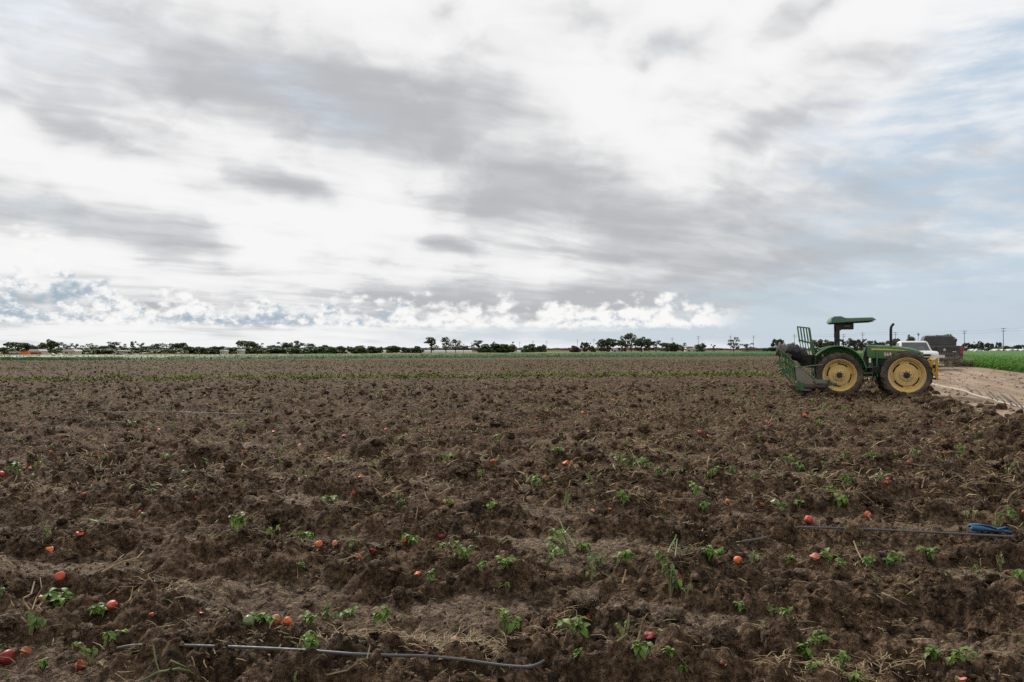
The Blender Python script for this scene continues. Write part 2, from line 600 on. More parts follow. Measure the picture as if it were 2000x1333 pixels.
def fan(name, ys, ang0, ang1, nc, hf, mat, apex=4.0, keep=None, attrs=None):
    th = np.linspace(ang0, ang1, nc)
    Yg = np.repeat(ys[:, None], nc, 1)
    Xg = np.tan(th)[None, :] * (Yg + apex)
    Z = hf(Xg, Yg)
    n, k = Xg.shape
    idx = np.arange(n * k).reshape(n, k)
    f = np.stack([idx[:-1, :-1], idx[:-1, 1:], idx[1:, 1:], idx[1:, :-1]], -1).reshape(-1, 4)
    if keep is not None:
        msk = keep(Xg, Yg)
        cm = msk[:-1, :-1] & msk[:-1, 1:] & msk[1:, 1:] & msk[1:, :-1]
        f = f[cm.ravel()]
    v = np.stack([Xg, Yg, Z], -1).reshape(-1, 3)
    used = np.unique(f)
    remap = np.full(n * k, -1); remap[used] = np.arange(len(used))
    at = {nm: a(Xg, Yg).reshape(-1)[used] for nm, a in (attrs or {}).items()}
    me = np_mesh(name, v[used], remap[f], True, at)
    o = link(name, me, None, MATS[mat])
    o['kind'] = 'structure'
    return o


ys = [1.3]
while ys[-1] < 195:
    ys.append(ys[-1] + max(0.0155 * (ys[-1] / 4) ** 1.30, 0.010))
ys = np.array(ys)
def soil_keep(X, Y):
    return (X < edge_x(Y) + 2.2) & (Y < far_edge(X) + 6) & (X > -0.95 * (Y + 4) )
soil = fan('tilled_soil', ys, R(-41.5), R(41.5), 800, soil_h, 'soil', keep=soil_keep, attrs={'dry': dryness})
ys2 = np.concatenate([np.arange(4, 30, .10), np.arange(30, 80, .25), np.arange(80, 420, 2.0)])
def road_keep(X, Y):
    return (X > edge_x(Y) - 0.9) & (X < crop_x(Y) + 3.0)
road = fan('dirt_road', ys2, R(8), R(62), 520, road_h, 'road_dirt', keep=road_keep)

# ------------------------------------------------------------------ mesh builder for made things
class MB:
    def __init__(self):
        self.v, self.f = [], []

    def _add(self, vs, fs):
        k = len(self.v)
        self.v += [tuple(p) for p in vs]
        self.f += [tuple(i + k for i in q) for q in fs]
        return self

    def box(self, c, s, rot=None):
        x, y, z = (q / 2 for q in s)
        vs = [Vector(p) for p in ((-x, -y, -z), (x, -y, -z), (x, y, -z), (-x, y, -z), (-x, -y, z), (x, -y, z), (x, y, z), (-x, y, z))]
        if rot: 
            M = Euler(rot).to_matrix()
            vs = [M @ p for p in vs]
        return self._add([p + Vector(c) for p in vs], [(0, 3, 2, 1), (4, 5, 6, 7), (0, 1, 5, 4), (1, 2, 6, 5), (2, 3, 7, 6), (3, 0, 4, 7)])

    def bar(self, a, b, w, h=None, up=(0, 1, 0)):
        """square bar from a to b"""
        a, b = Vector(a), Vector(b)
        d = (b - a); L = d.length; d.normalize()
        u = Vector(up); s = d.cross(u)
        if s.length < 1e-3: s = d.cross(Vector((1, 0, 0)))
        s.normalize(); u = s.cross(d)
        h = h or w
        vs = []
        for q in (a, b):
            vs += [q + s * w / 2 * i + u * h / 2 * j for i, j in ((-1, -1), (1, -1), (1, 1), (-1, 1))]
        return self._add(vs, [(0, 1, 2, 3), (7, 6, 5, 4), (0, 4, 5, 1), (1, 5, 6, 2), (2, 6, 7, 3), (3, 7, 4, 0)])

    def prism(self, prof, y0, y1, axis='y'):
        """polygon in x,z extruded along y"""
        n = len(prof)
        A = [(x, y0, z) for x, z in prof]; B = [(x, y1, z) for x, z in prof]
        fs = [tuple(range(n)), tuple(range(2 * n - 1, n - 1, -1))]
        fs += [(i, n + i, n + (i + 1) % n, (i + 1) % n) for i in range(n)]
        return self._add(A + B, fs)

    def tube(self, pts, r, n=8, cap=True):
        pts = [Vector(p) for p in pts]
        rs = r if isinstance(r, (list, tuple)) else [r] * len(pts)
        vs, fs = [], []
        prev = None
        for i, p in enumerate(pts):
            t = (pts[min(i + 1, len(pts) - 1)] - pts[max(i - 1, 0)]).normalized()
            u = prev if prev is not None else (Vector((0, 0, 1)) if abs(t.z) < .9 else Vector((1, 0, 0)))
            s = t.cross(u).normalized(); u = s.cross(t).normalized(); prev = u
            for k in range(n):
                a = 2 * math.pi * k / n
                vs.append(p + (s * math.cos(a) + u * math.sin(a)) * rs[i])
        for i in range(len(pts) - 1):
            for k in range(n):
                fs.append((i * n + k, i * n + (k + 1) % n, (i + 1) * n + (k + 1) % n, (i + 1) * n + k))
        if cap:
            fs.append(tuple(range(n - 1, -1, -1))); fs.append(tuple(range((len(pts) - 1) * n, len(pts) * n)))
        return self._add(vs, fs)

    def lathe(self, prof, c=(0, 0, 0), n=32, axis='y', a0=0, a1=2 * math.pi):
        """prof: (radius, offset along axis)"""
        vs, fs = [], []
        full = abs(a1 - a0 - 2 * math.pi) < 1e-6
        m = n if full else n + 1
        c = Vector(c)
        for k in range(m):
            a = a0 + (a1 - a0) * k / n
            for r, h in prof:
                if axis == 'y': q = (math.cos(a) * r, h, math.sin(a) * r)
                elif axis == 'z': q = (math.cos(a) * r, math.sin(a) * r, h)
                else: q = (h, math.cos(a) * r, math.sin(a) * r)
                vs.append(c + Vector(q))
        p = len(prof)
        for k in range(n):
            k2 = (k + 1) % m
            for i in range(p - 1):
                fs.append((k * p + i, k * p + i + 1, k2 * p + i + 1, k2 * p + i))
        return self._add(vs, fs)

    def loft(self, rings, cap=True):
        n = len(rings[0]); vs = [q for r in rings for q in r]; fs = []
        for i in range(len(rings) - 1):
            for k in range(n):
                fs.append((i * n + k, i * n + (k + 1) % n, (i + 1) * n + (k + 1) % n, (i + 1) * n + k))
        if cap:
            fs.append(tuple(range(n - 1, -1, -1))); fs.append(tuple(range((len(rings) - 1) * n, len(rings) * n)))
        return self._add(vs, fs)

    def xf(self, M):
        self.v = [tuple(M @ Vector(p)) for p in self.v]
        return self

    def mesh(self, name, bevel=0.0, smooth=True, seg=1):
        bm = bmesh.new()
        vs = [bm.verts.new(p) for p in self.v]
        for q in self.f:
            try: bm.faces.new([vs[i] for i in q])
            except ValueError: pass
        bmesh.ops.remove_doubles(bm, verts=bm.verts, dist=1e-5)
        bmesh.ops.recalc_face_normals(bm, faces=bm.faces)
        if bevel:
            es = [e for e in bm.edges if len(e.link_faces) == 2 and e.calc_face_angle(0) > 0.6]
            bmesh.ops.bevel(bm, geom=es, offset=bevel, segments=seg, affect='EDGES', profile=0.6, clamp_overlap=True)
        for f in bm.faces: f.smooth = smooth
        for e in bm.edges:
            if len(e.link_faces) == 2 and e.calc_face_angle(0) > 0.65: e.smooth = False
        me = bpy.data.meshes.new(name)
        bm.to_mesh(me); bm.free()
        return me

    def build(self, name, mat, parent=None, bevel=0.0, smooth=True, seg=1):
        o = link(name, self.mesh(name, bevel, smooth, seg), parent, MATS[mat])
        return o


paint('tractor_green', (.030, .145, .036), .40, .34, (.15, .135, .09), 2.2)
paint('faded_green', (.060, .135, .088), .55, .35, (.16, .16, .12), 2.0)
paint('bright_green', (.022, .105, .042), .5, .3, (.14, .13, .08), 3.0)
paint('wheel_yellow', (.64, .44, .14), .6, .60, (.46, .36, .22), 1.8, fine=5)
paint('bracket_yellow', (.55, .32, .018), .5, .30, (.2, .13, .06), 5)
paint('tyre_rubber', (.040, .034, .030), .85, .85, (.165, .130, .100), 2.5, spec=.15)
paint('black_metal', (.012, .012, .013), .55, .3, (.08, .065, .05), 5)
paint('exhaust_steel', (.022, .017, .016), .6, .35, (.07, .05, .04), 8, metallic=.3)
paint('decal_yellow', (.62, .50, .10), .5, .25)
paint('grey_panel', (.200, .190, .155), .65, .5, (.17, .14, .10), 3)
paint('weathered_rail', (.150, .170, .130), .7, .5, (.18, .15, .11), 4)
paint('belt_rubber', (.060, .045, .036), .9, .6, (.12, .09, .065), 4)
paint('black_plastic', (.0085, .0085, .010), .38, .22, (.11, .10, .09), 3, spec=.5)
paint('dusty_plastic', (.09, .085, .08), .6, .8, (.27, .235, .195), 2.5)
paint('rusty_metal', (.10, .055, .035), .8, .5, (.13, .09, .06), 7)
paint('white_paint', (.62, .62, .615), .30, .22, (.42, .37, .31), 1.2)
paint('black_paint', (.020, .018, .017), .30, .72, (.075, .062, .052), 1.0)
paint('chrome', (.55, .55, .54), .25, .3, (.3, .26, .2), 2, metallic=.8)
paint('lamp_clear', (.55, .57, .58), .15, .15, (.4, .37, .3), 6, spec=.7)
paint('lamp_red', (.26, .012, .014), .25, .3, (.14, .07, .05), 5, spec=.6)
paint('orange_lens', (.75, .14, .03), .3, .1)
paint('grille_black', (.008, .008, .008), .6, .2, (.06, .05, .04), 6)
paint('plate_white', (.62, .62, .60), .5, .3)
paint('letter_white', (.78, .74, .74), .5, .2)
paint('letter_red', (.42, .045, .05), .5, .2)
paint('seat_vinyl', (.30, .22, .035), .6, .4)

m, N, p, o = new_mat('window_glass')
p.inputs['Base Color'].default_value = (.018, .026, .028, 1)
p.inputs['Roughness'].default_value = .08
p.inputs['Specular IOR Level'].default_value = .7
co = N.node('ShaderNodeTexCoord').outputs['Object']
N.t.links.new(N.mix(N.ss(N.noise(co, 2.5, 4, .6), .4, .75, 0, .55), (.02, .028, .03), (.13, .125, .11)), p.inputs['Base Color'])
m, N, p, o = new_mat('dark_glass')
co = N.node('ShaderNodeTexCoord').outputs['Object']
N.t.links.new(N.mix(N.ss(N.noise(co, 2.0, 4, .6), .45, .8, 0, .5), (.010, .011, .012), (.06, .05, .043)), p.inputs['Base Color'])
p.inputs['Roughness'].default_value = .22

# ------------------------------------------------------------------ tractor
TR_RZ = R(-16)
TR_LOC = Vector((11.19, 27.47, -0.03))
tractor = empty('tractor', TR_LOC, TR_RZ)
tag(tractor, 'green farm tractor with yellow wheels, flat canopy and tall exhaust pipe', 'tractor')


def tractor_wheel(cx, cy, rad, rim, width, out, nl):
    """tyre with angled lugs; out = -1 or 1, the side its dish faces"""
    mb = MB()
    w = width / 2
    prof = [(rim * .98, -w * .80), (rim * 1.03, -w * .98), (rim + (rad - rim) * .45, -w * 1.10), (rad * .925, -w * 1.0), (rad * .955, -w * .62),
            (rad * .963, 0), (rad * .955, w * .62), (rad * .925, w * 1.0), (rim + (rad - rim) * .45, w * 1.10), (rim * 1.03, w * .98), (rim * .98, w * .80)]
    mb.lathe(prof, n=56)
    for k in range(nl):
        for s in (-1, 1):
            a = 2 * math.pi * (k + (0.5 if s > 0 else 0)) / nl
            # lug: runs from the tyre's middle out over its shoulder, swept forward
            pts = []
            for t, yy, rr in ((0, -.04, .953), (.5, .55, .952), (1, 1.03, .905), (1.25, 1.10, .855)):
                aa = a + s * 0 + t * 0.17
                pts.append((aa, s * w * yy, rr))
            vs, lo = [], []
            for aa, yy, rr in pts:
                for da, hh_ in ((-.030, -.01), (-.022, .048), (.022, .048), (.030, -.01)):
                    r_ = rad * (rr + hh_)
                    vs.append((math.cos(aa + da) * r_, yy * (1.0 if hh_ < 0 else 1.03), math.sin(aa + da) * r_))
            fs = []
            for i in range(3):
                for j in range(3):
                    fs.append((i * 4 + j, i * 4 + j + 1, i * 4 + 4 + j + 1, i * 4 + 4 + j))
            fs += [(0, 1, 2, 3), (15, 14, 13, 12)]
            mb._add(vs, fs)
    tyre = mb.build('wheel', 'tyre_rubber', tractor)
    tyre.location = (cx, cy, rad)
    tyre.rotation_euler = (0, random.uniform(0, 1), 0)
    rr = MB()
    o_ = out
    rr.lathe([(rim * 1.03, o_ * w * .80), (rim * 1.025, o_ * w * .90), (rim * .985, o_ * w * .92), (rim * .955, o_ * w * .86), (rim * .93, o_ * w * .60), (rim * .87, o_ * w * .48),
              (rim * .84, o_ * w * .05), (rim * .80, -o_ * w * .12), (rim * .74, -o_ * w * .16), (rim * .73, -o_ * w * .4), (rim * .92, -o_ * w * .75)], n=56)
    rimo = rr.build('rim', 'wheel_yellow', tyre)
    dd = MB()
    dd.lathe([(rim * .655, -o_ * w * .30), (rim * .655, o_ * w * .10), (rim * .62, o_ * w * .20), (rim * .43, o_ * w * .24), (rim * .36, o_ * w * .24), (rim * .345, o_ * w * .50), (rim * .30, o_ * w * .55), (rim * .17, o_ * w * .55)], n=48)
    for k in range(4):      # ears that carry the dish on the rim
        a = math.pi / 4 + k * math.pi / 2
        M = Matrix.Rotation(-a, 4, 'Y')
        e = MB().box((rim * .70, -o_ * w * .12, 0), (rim * .20, w * .12, rim * .50))
        e.xf(M); dd._add(e.v, e.f)
    dd.build('dish', 'wheel_yellow', tyre, bevel=0.004)
    bk = MB().lathe([(0.001, -o_ * w * .55), (rim * .93, -o_ * w * .55)], n=32)
    bk.build('gap_shade_disc', 'black_metal', tyre)  # added dark back plate; its black stands in for shade inside the wheel
    hb = MB().lathe([(rim * .175, o_ * w * .45), (rim * .175, o_ * w * .74), (rim * .15, o_ * w * .80), (.001, o_ * w * .80)], n=24)
    hb.build('hub', 'black_metal', tyre)
    for k in range(8):
        a = k * math.pi / 4
        q = MB().lathe([(.016, o_ * w * .55), (.016, o_ * w * .64), (.001, o_ * w * .64)], c=(math.cos(a) * rim * .245, 0, math.sin(a) * rim * .245), n=6)
        q.build('wheel_nut', 'rusty_metal', tyre)
    return tyre


tractor_wheel(0, -.75, .77, .535, .36, -1, 20)
tractor_wheel(0, .75, .77, .535, .36, 1, 20)
tractor_wheel(2.05, -.75, .79, .57, .33, -1, 22)
tractor_wheel(2.05, .75, .79, .57, .33, 1, 22)

# chassis, engine, axles
MB().box((.75, 0, .95), (1.5, .42, .46)).box((.05, 0, .80), (.55, .56, .52)).build('transmission', 'tractor_green', tractor, .02)
eng = MB().box((1.75, 0, 1.10), (1.25, .44, .52)).box((1.45, -.26, 1.20), (.30, .12, .22)).box((1.85, -.25, 1.12), (.26, .10, .30))
eng.lathe([(.001, -.33), (.075, -.33), (.075, -.2)], c=(1.62, 0, 1.02), n=16)
eng.lathe([(.001, -.31), (.06, -.31), (.06, -.2)], c=(1.30, 0, 1.12), n=16)
eng.tube([(1.2, -.24, 1.28), (1.5, -.30, 1.05), (1.9, -.28, 1.0), (2.3, -.25, 1.2)], .022)
eng.tube([(1.35, -.24, 1.3), (1.55, -.29, 1.25), (1.8, -.3, 1.28)], .018)
eng.build('engine', 'black_metal', tractor, .01)
MB().tube([(0, -.70, .77), (0, .70, .77)], .10, 14).box((0, 0, .77), (.3, .5, .34)).build('rear_axle', 'tractor_green', tractor)
MB().tube([(2.05, -.70, .74), (2.05, .70, .74)], .075, 12).box((2.05, 0, .76), (.34, .4, .26)).build('front_axle', 'tractor_green', tractor)
MB().prism([(1.0, .86), (2.75, .86), (2.8, 1.1), (2.6, 1.2), (1.0, 1.08)], -.17, .17).build('chassis_rail', 'tractor_green', tractor, .01)
MB().box((2.72, 0, 1.20), (.16, .46, .34)).build('front_support', 'black_metal', tractor, .015)

# bonnet: lofted cross-sections
def hood_ring(x, zt, zb, hw, r=.10):
    pts = []
    for y, z in ((-hw, zb), (-hw, zt - r * 1.5), (-hw * .93, zt - r * .55), (-hw * .68, zt - r * .1), (0, zt + .012), (hw * .68, zt - r * .1), (hw * .93, zt - r * .55), (hw, zt - r * 1.5), (hw, zb)):
        pts.append((x, y, z))
    return pts
HST = [(.93, 1.74, 1.40, .345), (1.0, 1.775, 1.34, .36), (1.5, 1.765, 1.32, .36), (1.95, 1.735, 1.325, .355), (2.25, 1.69, 1.35, .345), (2.50, 1.62, 1.40, .325), (2.62, 1.56, 1.43, .29), (2.66, 1.50, 1.45, .25)]
hd = MB().loft([hood_ring(*h) for h in HST])
hood = hd.build('hood', 'tractor_green', tractor, 0.0)


def hood_side(x):
    xs = [h[0] for h in HST]
    return float(np.interp(x, xs, [h[3] for h in HST])), float(np.interp(x, xs, [h[1] for h in HST])), float(np.interp(x, xs, [h[2] for h in HST]))


for side in (-1, 1):
    # yellow stripe that tapers forward
    st = MB(); up, lo = [], []
    for x in np.linspace(1.05, 2.28, 14):
        hw, zt, zb = hood_side(x)
        t = (x - 1.05) / 1.23
        zc_ = zt - .135 + .01 * t
        wd = .030 * (1 - t ** 2 * .85)
        up.append((x, side * (hw + .004), zc_ + wd)); lo.append((x, side * (hw + .004), zc_ - wd))
    n_ = len(up)
    st._add(up + lo, [(i, i + 1, n_ + i + 1, n_ + i) for i in range(n_ - 1)])
    st.build('stripe', 'decal_yellow', hood)
    # engine side panel seam and vents
    vt = MB()
    for k in range(5):
        hw, zt, zb = hood_side(2.35 + k * .05)
        vt.box((2.35 + k * .05, side * (hw + .002), 1.47), (.022, .012, .09))
    vt.build('vent', 'grille_black', hood)
MB().box((2.665, 0, 1.46), (.02, .38, .13)).build('grille', 'grille_black', hood, .005)
for s in (-1, 1):
    MB().lathe([(.001, .03), (.06, .025), (.065, 0)], c=(2.66, s * .13, 1.49), n=16, axis='x').build('headlight', 'lamp_clear', hood)


def text_mesh(body, size, offset=0.0, extrude=0.002):
    cu = bpy.data.curves.new('lettering', 'FONT')
    cu.body = body; cu.size = size; cu.offset = offset; cu.extrude = extrude; cu.resolution_u = 3
    cu.align_x = 'CENTER'
    t = bpy.data.objects.new('lettering_tmp', cu); COL.objects.link(t)
    bpy.context.view_layer.update()
    dg = bpy.context.evaluated_depsgraph_get()
    me = bpy.data.meshes.new_from_object(t.evaluated_get(dg))
    bpy.data.objects.remove(t); bpy.data.curves.remove(cu)
    me.materials.clear()
    return me


for off, mt, dy_ in ((.012, 'letter_red', .003), (0.003, 'letter_white', .0065)):
    o_ = link('lettering', text_mesh('569', .155, off), hood, MATS[mt])
    o_.rotation_euler = (R(90), 0, 0)
    o_.location = (1.56, -.362 - dy_, 1.415)
    o_['label'] = 'the number 569 in white with red edges'

# exhaust
MB().tube([(1.70, -.12, 1.70), (1.70, -.12, 2.28), (1.705, -.12, 2.36), (1.73, -.12, 2.43), (1.775, -.12, 2.48), (1.80, -.12, 2.495)], [.045, .045, .043, .042, .042, .042], 12).build('exhaust_pipe', 'exhaust_steel', tractor)
# fenders
for s in (-1, 1):
    fb = MB(); ring = []
    n_ = 18
    prof = [(s * .50, .97), (s * .52, 1.0), (s * .84, 1.0), (s * .88, .965)]
    a0, a1 = R(12), R(140)
    cols = []
    for k in range(n_ + 1):
        a = a0 + (a1 - a0) * k / n_
        rad = .875 + .13 * math.sin(min(1, (a - a0) / (a1 - a0) * 1.25) * math.pi / 2) - .02 * max(0, (a - R(100)))
        cols.append([(math.cos(a) * rad * q - .01, y, .77 + math.sin(a) * rad * q) for y, q in prof] + [(math.cos(a) * .40, s * .50, .77 + math.sin(a) * .40)])
    vs = [p_ for c_ in cols for p_ in c_]
    fs = []
    for k in range(n_):
        b0, b1 = k * 5, (k + 1) * 5
        for i in range(3): fs.append((b0 + i, b0 + i + 1, b1 + i + 1, b1 + i))
        fs.append((b0, b1, b1 + 4, b0 + 4))
    fb._add(vs, fs)
    fo = fb.build('fender', 'tractor_green', tractor)
    md = fo.modifiers.new('thick', 'SOLIDIFY'); md.thickness = .012
    MB().box((-.52, s * .70, 1.42), (.05, .12, .09)).build('marker_light', 'orange_lens', fo, .01)
    # grab rail on the fender
    MB().tube([(.30, s * .56, 1.76), (.36, s * .55, 1.86), (.52, s * .55, 1.86), (.66, s * .55, 1.76), (.74, s * .55, 1.62)], .014, 7).build('grab_rail', 'black_metal', fo)
# platform, steps
MB().box((.78, 0, 1.03), (.62, 1.12, .035)).build('platform', 'tractor_green', tractor, .006)
stp = empty('step_ladder'); stp.parent = tractor
for s in (-1, 1):
    for xx in (.66, 1.06):
        MB().bar((xx, s * .55, 1.03), (xx, s * .60, .55), .03).build('step_rail', 'black_metal', stp)
    for zz in (.84, .70, .56):
        MB().box((.86, s * .58, zz), (.42, .16, .022)).build('step', 'weathered_rail', stp, .004)
MB().bar((1.22, -.40, 1.62), (1.22, -.44, .70), .05).build('hood_post', 'tractor_green', tractor, .006)
MB().box((1.14, -.36, .95), (.34, .22, .26)).build('battery_box', 'black_metal', tractor, .02)
# dash, steering wheel, seat, levers
MB().prism([(.80, 1.05), (1.0, 1.05), (1.0, 1.72), (.93, 1.76), (.84, 1.50)], -.22, .22).build('dash', 'black_metal', tractor, .02)
sw = MB(); ring = [(math.cos(a) * .20, math.sin(a) * .20, 0) for a in np.linspace(0, 2 * math.pi, 25)]
sw.tube(ring, .015, 7, False)
for a in (0, 2.1, 4.2): sw.bar((0, 0, -.03), (math.cos(a) * .2, math.sin(a) * .2, 0), .022, .014)
sw.tube([(0, 0, -.03), (.0, 0, -.26)], .024, 8)
sw.xf(Matrix.Translation((.80, 0, 1.86)) @ Matrix.Rotation(R(-38), 4, 'Y'))
sw.build('steering_wheel', 'black_metal', tractor)
seat = MB().box((.10, 0, 1.36), (.44, .46, .12)).build('seat', 'seat_vinyl', tractor, .04, seg=2)
MB().box((-.12, 0, 1.52), (.10, .44, .34), (0, R(-10), 0)).build('backrest', 'seat_vinyl', seat, .04, seg=2)
for y_ in (-.28, -.34, .30):
    MB().tube([(.42, y_, 1.05), (.46, y_, 1.45), (.50, y_, 1.60)], .010, 6).tube([(.50, y_, 1.58), (.505, y_, 1.64)], .022, 8).build('lever', 'black_metal', tractor)
# roll bar, box, canopy
rp = MB()
for s in (-1, 1):
    rp.bar((-.02, s * .42, 1.05), (.02, s * .42, 1.80), .09).bar((.02, s * .42, 1.80), (.01, s * .42, 2.52), .085)
rp.bar((.01, -.46, 2.50), (.01, .46, 2.50), .07)
rp.box((-.07, -.42, 2.12), (.10, .10, .20)).box((-.05, -.42, 1.98), (.12, .13, .10)).prism([(-.11, 2.50), (.16, 2.50), (.10, 2.28), (-.02, 2.24)], -.47, -.40)
rp.build('roll_bar', 'black_metal', tractor, .006)
MB().box((.30, -.30, 2.415), (.40, .30, .215)).build('tool_box', 'black_metal', tractor, .02)
MB().box((.30, -.455, 2.42), (.20, .008, .03)).build('box_latch', 'weathered_rail', tractor)
cp = MB(); rings = []
for x, zt, zb, hw in ((-.27, 2.58, 2.535, .50), (-.22, 2.70, 2.535, .60), (-.12, 2.76, 2.535, .645), (.10, 2.765, 2.54, .66), (.22, 2.71, 2.55, .66), (.30, 2.70, 2.555, .66), (1.05, 2.715, 2.60, .65), (1.10, 2.705, 2.605, .63), (1.17, 2.63, 2.61, .56)):
    rings.append([(x, -hw, zb), (x, -hw, zb + .03), (x, -hw * .94, zt - .02), (x, -hw * .6, zt), (x, hw * .6, zt), (x, hw * .94, zt - .02), (x, hw, zb + .03), (x, hw, zb)])
cp.loft(rings)
canopy = cp.build('canopy', 'faded_green', tractor, .0)
MB().box((.45, 0, 2.545), (1.3, 1.20, .02), (0, R(-2.6), 0)).build('canopy_liner', 'black_metal', canopy)
# front bracket, yellow
fbk = empty('front_bracket'); fbk.parent = tractor
for s in (-1, 1):
    MB().bar((3.03, s * .42, .62), (3.03, s * .42, 1.34), .075).build('bracket_post', 'bracket_yellow', fbk, .006)
    MB().bar((2.68, s * .40, 1.05), (3.0, s * .41, 1.29), .07).build('brace', 'bracket_yellow', fbk, .006)
    MB().bar((2.66, s * .40, .95), (3.0, s * .41, .78), .07).build('brace', 'bracket_yellow', fbk, .006)
    MB().prism([(2.70, .92), (2.98, .84), (2.98, 1.0), (2.70, 1.06)], s * .385, s * .40).build('gusset', 'bracket_yellow', fbk)
for z_ in (1.31, .66):
    MB().bar((3.03, -.46, z_), (3.03, .46, z_), .07, up=(0, 0, 1)).build('cross_bar', 'bracket_yellow', fbk, .006)
# hitch arms and hoses at the back
for s in (-1, 1):
    MB().bar((-.10, s * .28, .62), (-.90, s * .36, .55), .05, .09).build('hitch_arm', 'rusty_metal', tractor, .008)
    MB().tube([(-.25, s * .30, 1.22), (-.62, s * .34, .60)], .022, 8).build('lift_rod', 'rusty_metal', tractor)
MB().tube([(-.15, 0, 1.15), (-.85, 0, 1.28)], .032, 8).build('top_link', 'rusty_metal', tractor)
MB().box((-.33, 0, 1.22), (.22, .36, .26)).box((-.36, .1, 1.42), (.12, .22, .22)).build('hydraulic_block', 'rusty_metal', tractor, .02)
for k in range(6):
    y_ = -.22 + k * .085
    MB().tube([(-.40, y_, 1.32), (-.52 - .03 * k, y_ - .05, 1.55 + .05 * (k % 3)), (-.62, y_ - .10, 1.50), (-.66, y_ - .12, 1.22), (-.72 - .02 * k, y_ - .1, 1.0)], .014, 6).build('hose', 'black_metal', tractor)

# ------------------------------------------------------------------ harvest implement on the hitch
IM = empty('harvest_implement', TR_LOC, TR_RZ)
tag(IM, 'green harvest implement with conveyor, slatted sides and upright gate behind the tractor', 'implement')
def IP(px, py, y):                 # photo-zoom pixel -> point in the implement's x,z at lateral y
    k = (y + .75) / .75
    return ((px - (1027 - 35 * k)) / (463 - 13 * k), y, (1303 - 17 * k - py) / (431 - 12 * k) + .03)


NEAR, FAR = -1.06, .62
# upright gate
gate = empty('gate'); gate.parent = IM
gx0, gx1 = -1.27, -.89
MB().bar((gx0 - .02, -.10, 2.42), (gx1 + .02, -.10, 2.37), .045, .05).build('gate_rail', 'weathered_rail', gate, .004)
for k in range(5):
    t = k / 4
    a = (gx0 + (gx1 - gx0) * t, -.10, 2.41 - .05 * t)
    L = 2.41 - 1.88 if k < 4 else 2.36 - 1.05
    MB().bar(a, (a[0] + .17 * L / .7 * .55, -.10, a[2] - L), .046 if k < 4 else .07).build('gate_bar', 'tractor_green', gate, .003)
MB().bar((-1.24, -.08, 1.96), (-.76, -.08, 1.83), .05, .06).build('gate_rail', 'bright_green', gate, .004)
for k in range(6):
    x_ = -1.20 + k * .085
    MB().bar((x_, -.06, 1.93 - k * .02), (x_ + .12, -.06, 1.20), .032).build('gate_bar', 'tractor_green', gate, .003)
MB().bar((-.72, -.10, 1.30), (-.66, -.12, .56), .11, .16).build('mast', 'tractor_green', IM, .008)
MB().bar((-.66, .30, 1.60), (-.60, .30, .56), .09, .12).build('mast', 'tractor_green', IM, .008)
# two slatted side frames that slope down toward the tractor
for y_ in (NEAR, FAR):
    fr = empty('side_frame'); fr.parent = IM
    a, b = IP(130, 585, NEAR), IP(440, 870, NEAR)
    a = (a[0], y_, a[2]); b = (b[0], y_, b[2])
    MB().bar(a, b, .03, .14).build('top_rail', 'weathered_rail', fr, .005)
    c_, d_ = IP(170, 690, NEAR), IP(350, 800, NEAR)
    MB().bar((c_[0], y_, c_[2]), (c_[0] + .18, y_, c_[2] + .02), .04).bar((c_[0] + .18, y_, c_[2] + .02), (d_[0], y_, d_[2]), .04).build('upper_rail', 'tractor_green', fr, .003)
    e_, g_ = IP(215, 935, NEAR), IP(380, 1150, NEAR)
    MB().bar((e_[0], y_, e_[2]), (g_[0], y_, g_[2]), .045, .07).build('lower_rail', 'weathered_rail', fr, .004)
    for k in range(6):
        if y_ == FAR and k % 2: continue
        t = k / 5
        x0_ = c_[0] + .10 + (d_[0] - c_[0] - .10) * t
        zt = np.interp(x0_, [c_[0] + .18, d_[0]], [c_[2] + .02, d_[2]])
        zb = np.interp(x0_ + .03, [e_[0], g_[0]], [e_[2], g_[2]])
        MB().bar((x0_, y_, zt), (x0_ + .05, y_, zb), .030).build('slat', 'tractor_green', fr, .003)
    MB().bar((c_[0] + .01, y_, a[2] - .08), (c_[0] + .05, y_, .98), .05).build('corner_post', 'tractor_green', fr, .004)
    # triangular side panel down to the roller
    P = [IP(378, 870, NEAR), IP(455, 872, NEAR), IP(685, 1075, NEAR), IP(505, 1115, NEAR), IP(405, 1095, NEAR)]
    MB().prism([(q[0], q[2]) for q in P], y_ - .012, y_ + .012).build('side_panel', 'grey_panel', fr, .003)
    for k in range(7):
        t = (k + .5) / 7
        q0, q1 = P[1], P[2]
        MB().lathe([(.001, -.04), (.032, -.04), (.032, .04), (.001, .04)], c=(q0[0] + (q1[0] - q0[0]) * t + .03, y_, q0[2] + (q1[2] - q0[2]) * t + .03), n=10).build('idler_roller', 'weathered_rail', fr)
    for py_a, x_a, x_b in ((818, 60, 205), (942, 145, 330)):
        q, w_ = IP(x_a, py_a, NEAR), IP(x_b, py_a - 12, NEAR)
        MB().prism([(q[0], q[2] - .03), (q[0] + .06, q[2] + .035), (w_[0], w_[2] + .04), (w_[0], w_[2] - .04)], y_ - .05, y_ + .05).build('foot_rest', 'bright_green', fr, .004)
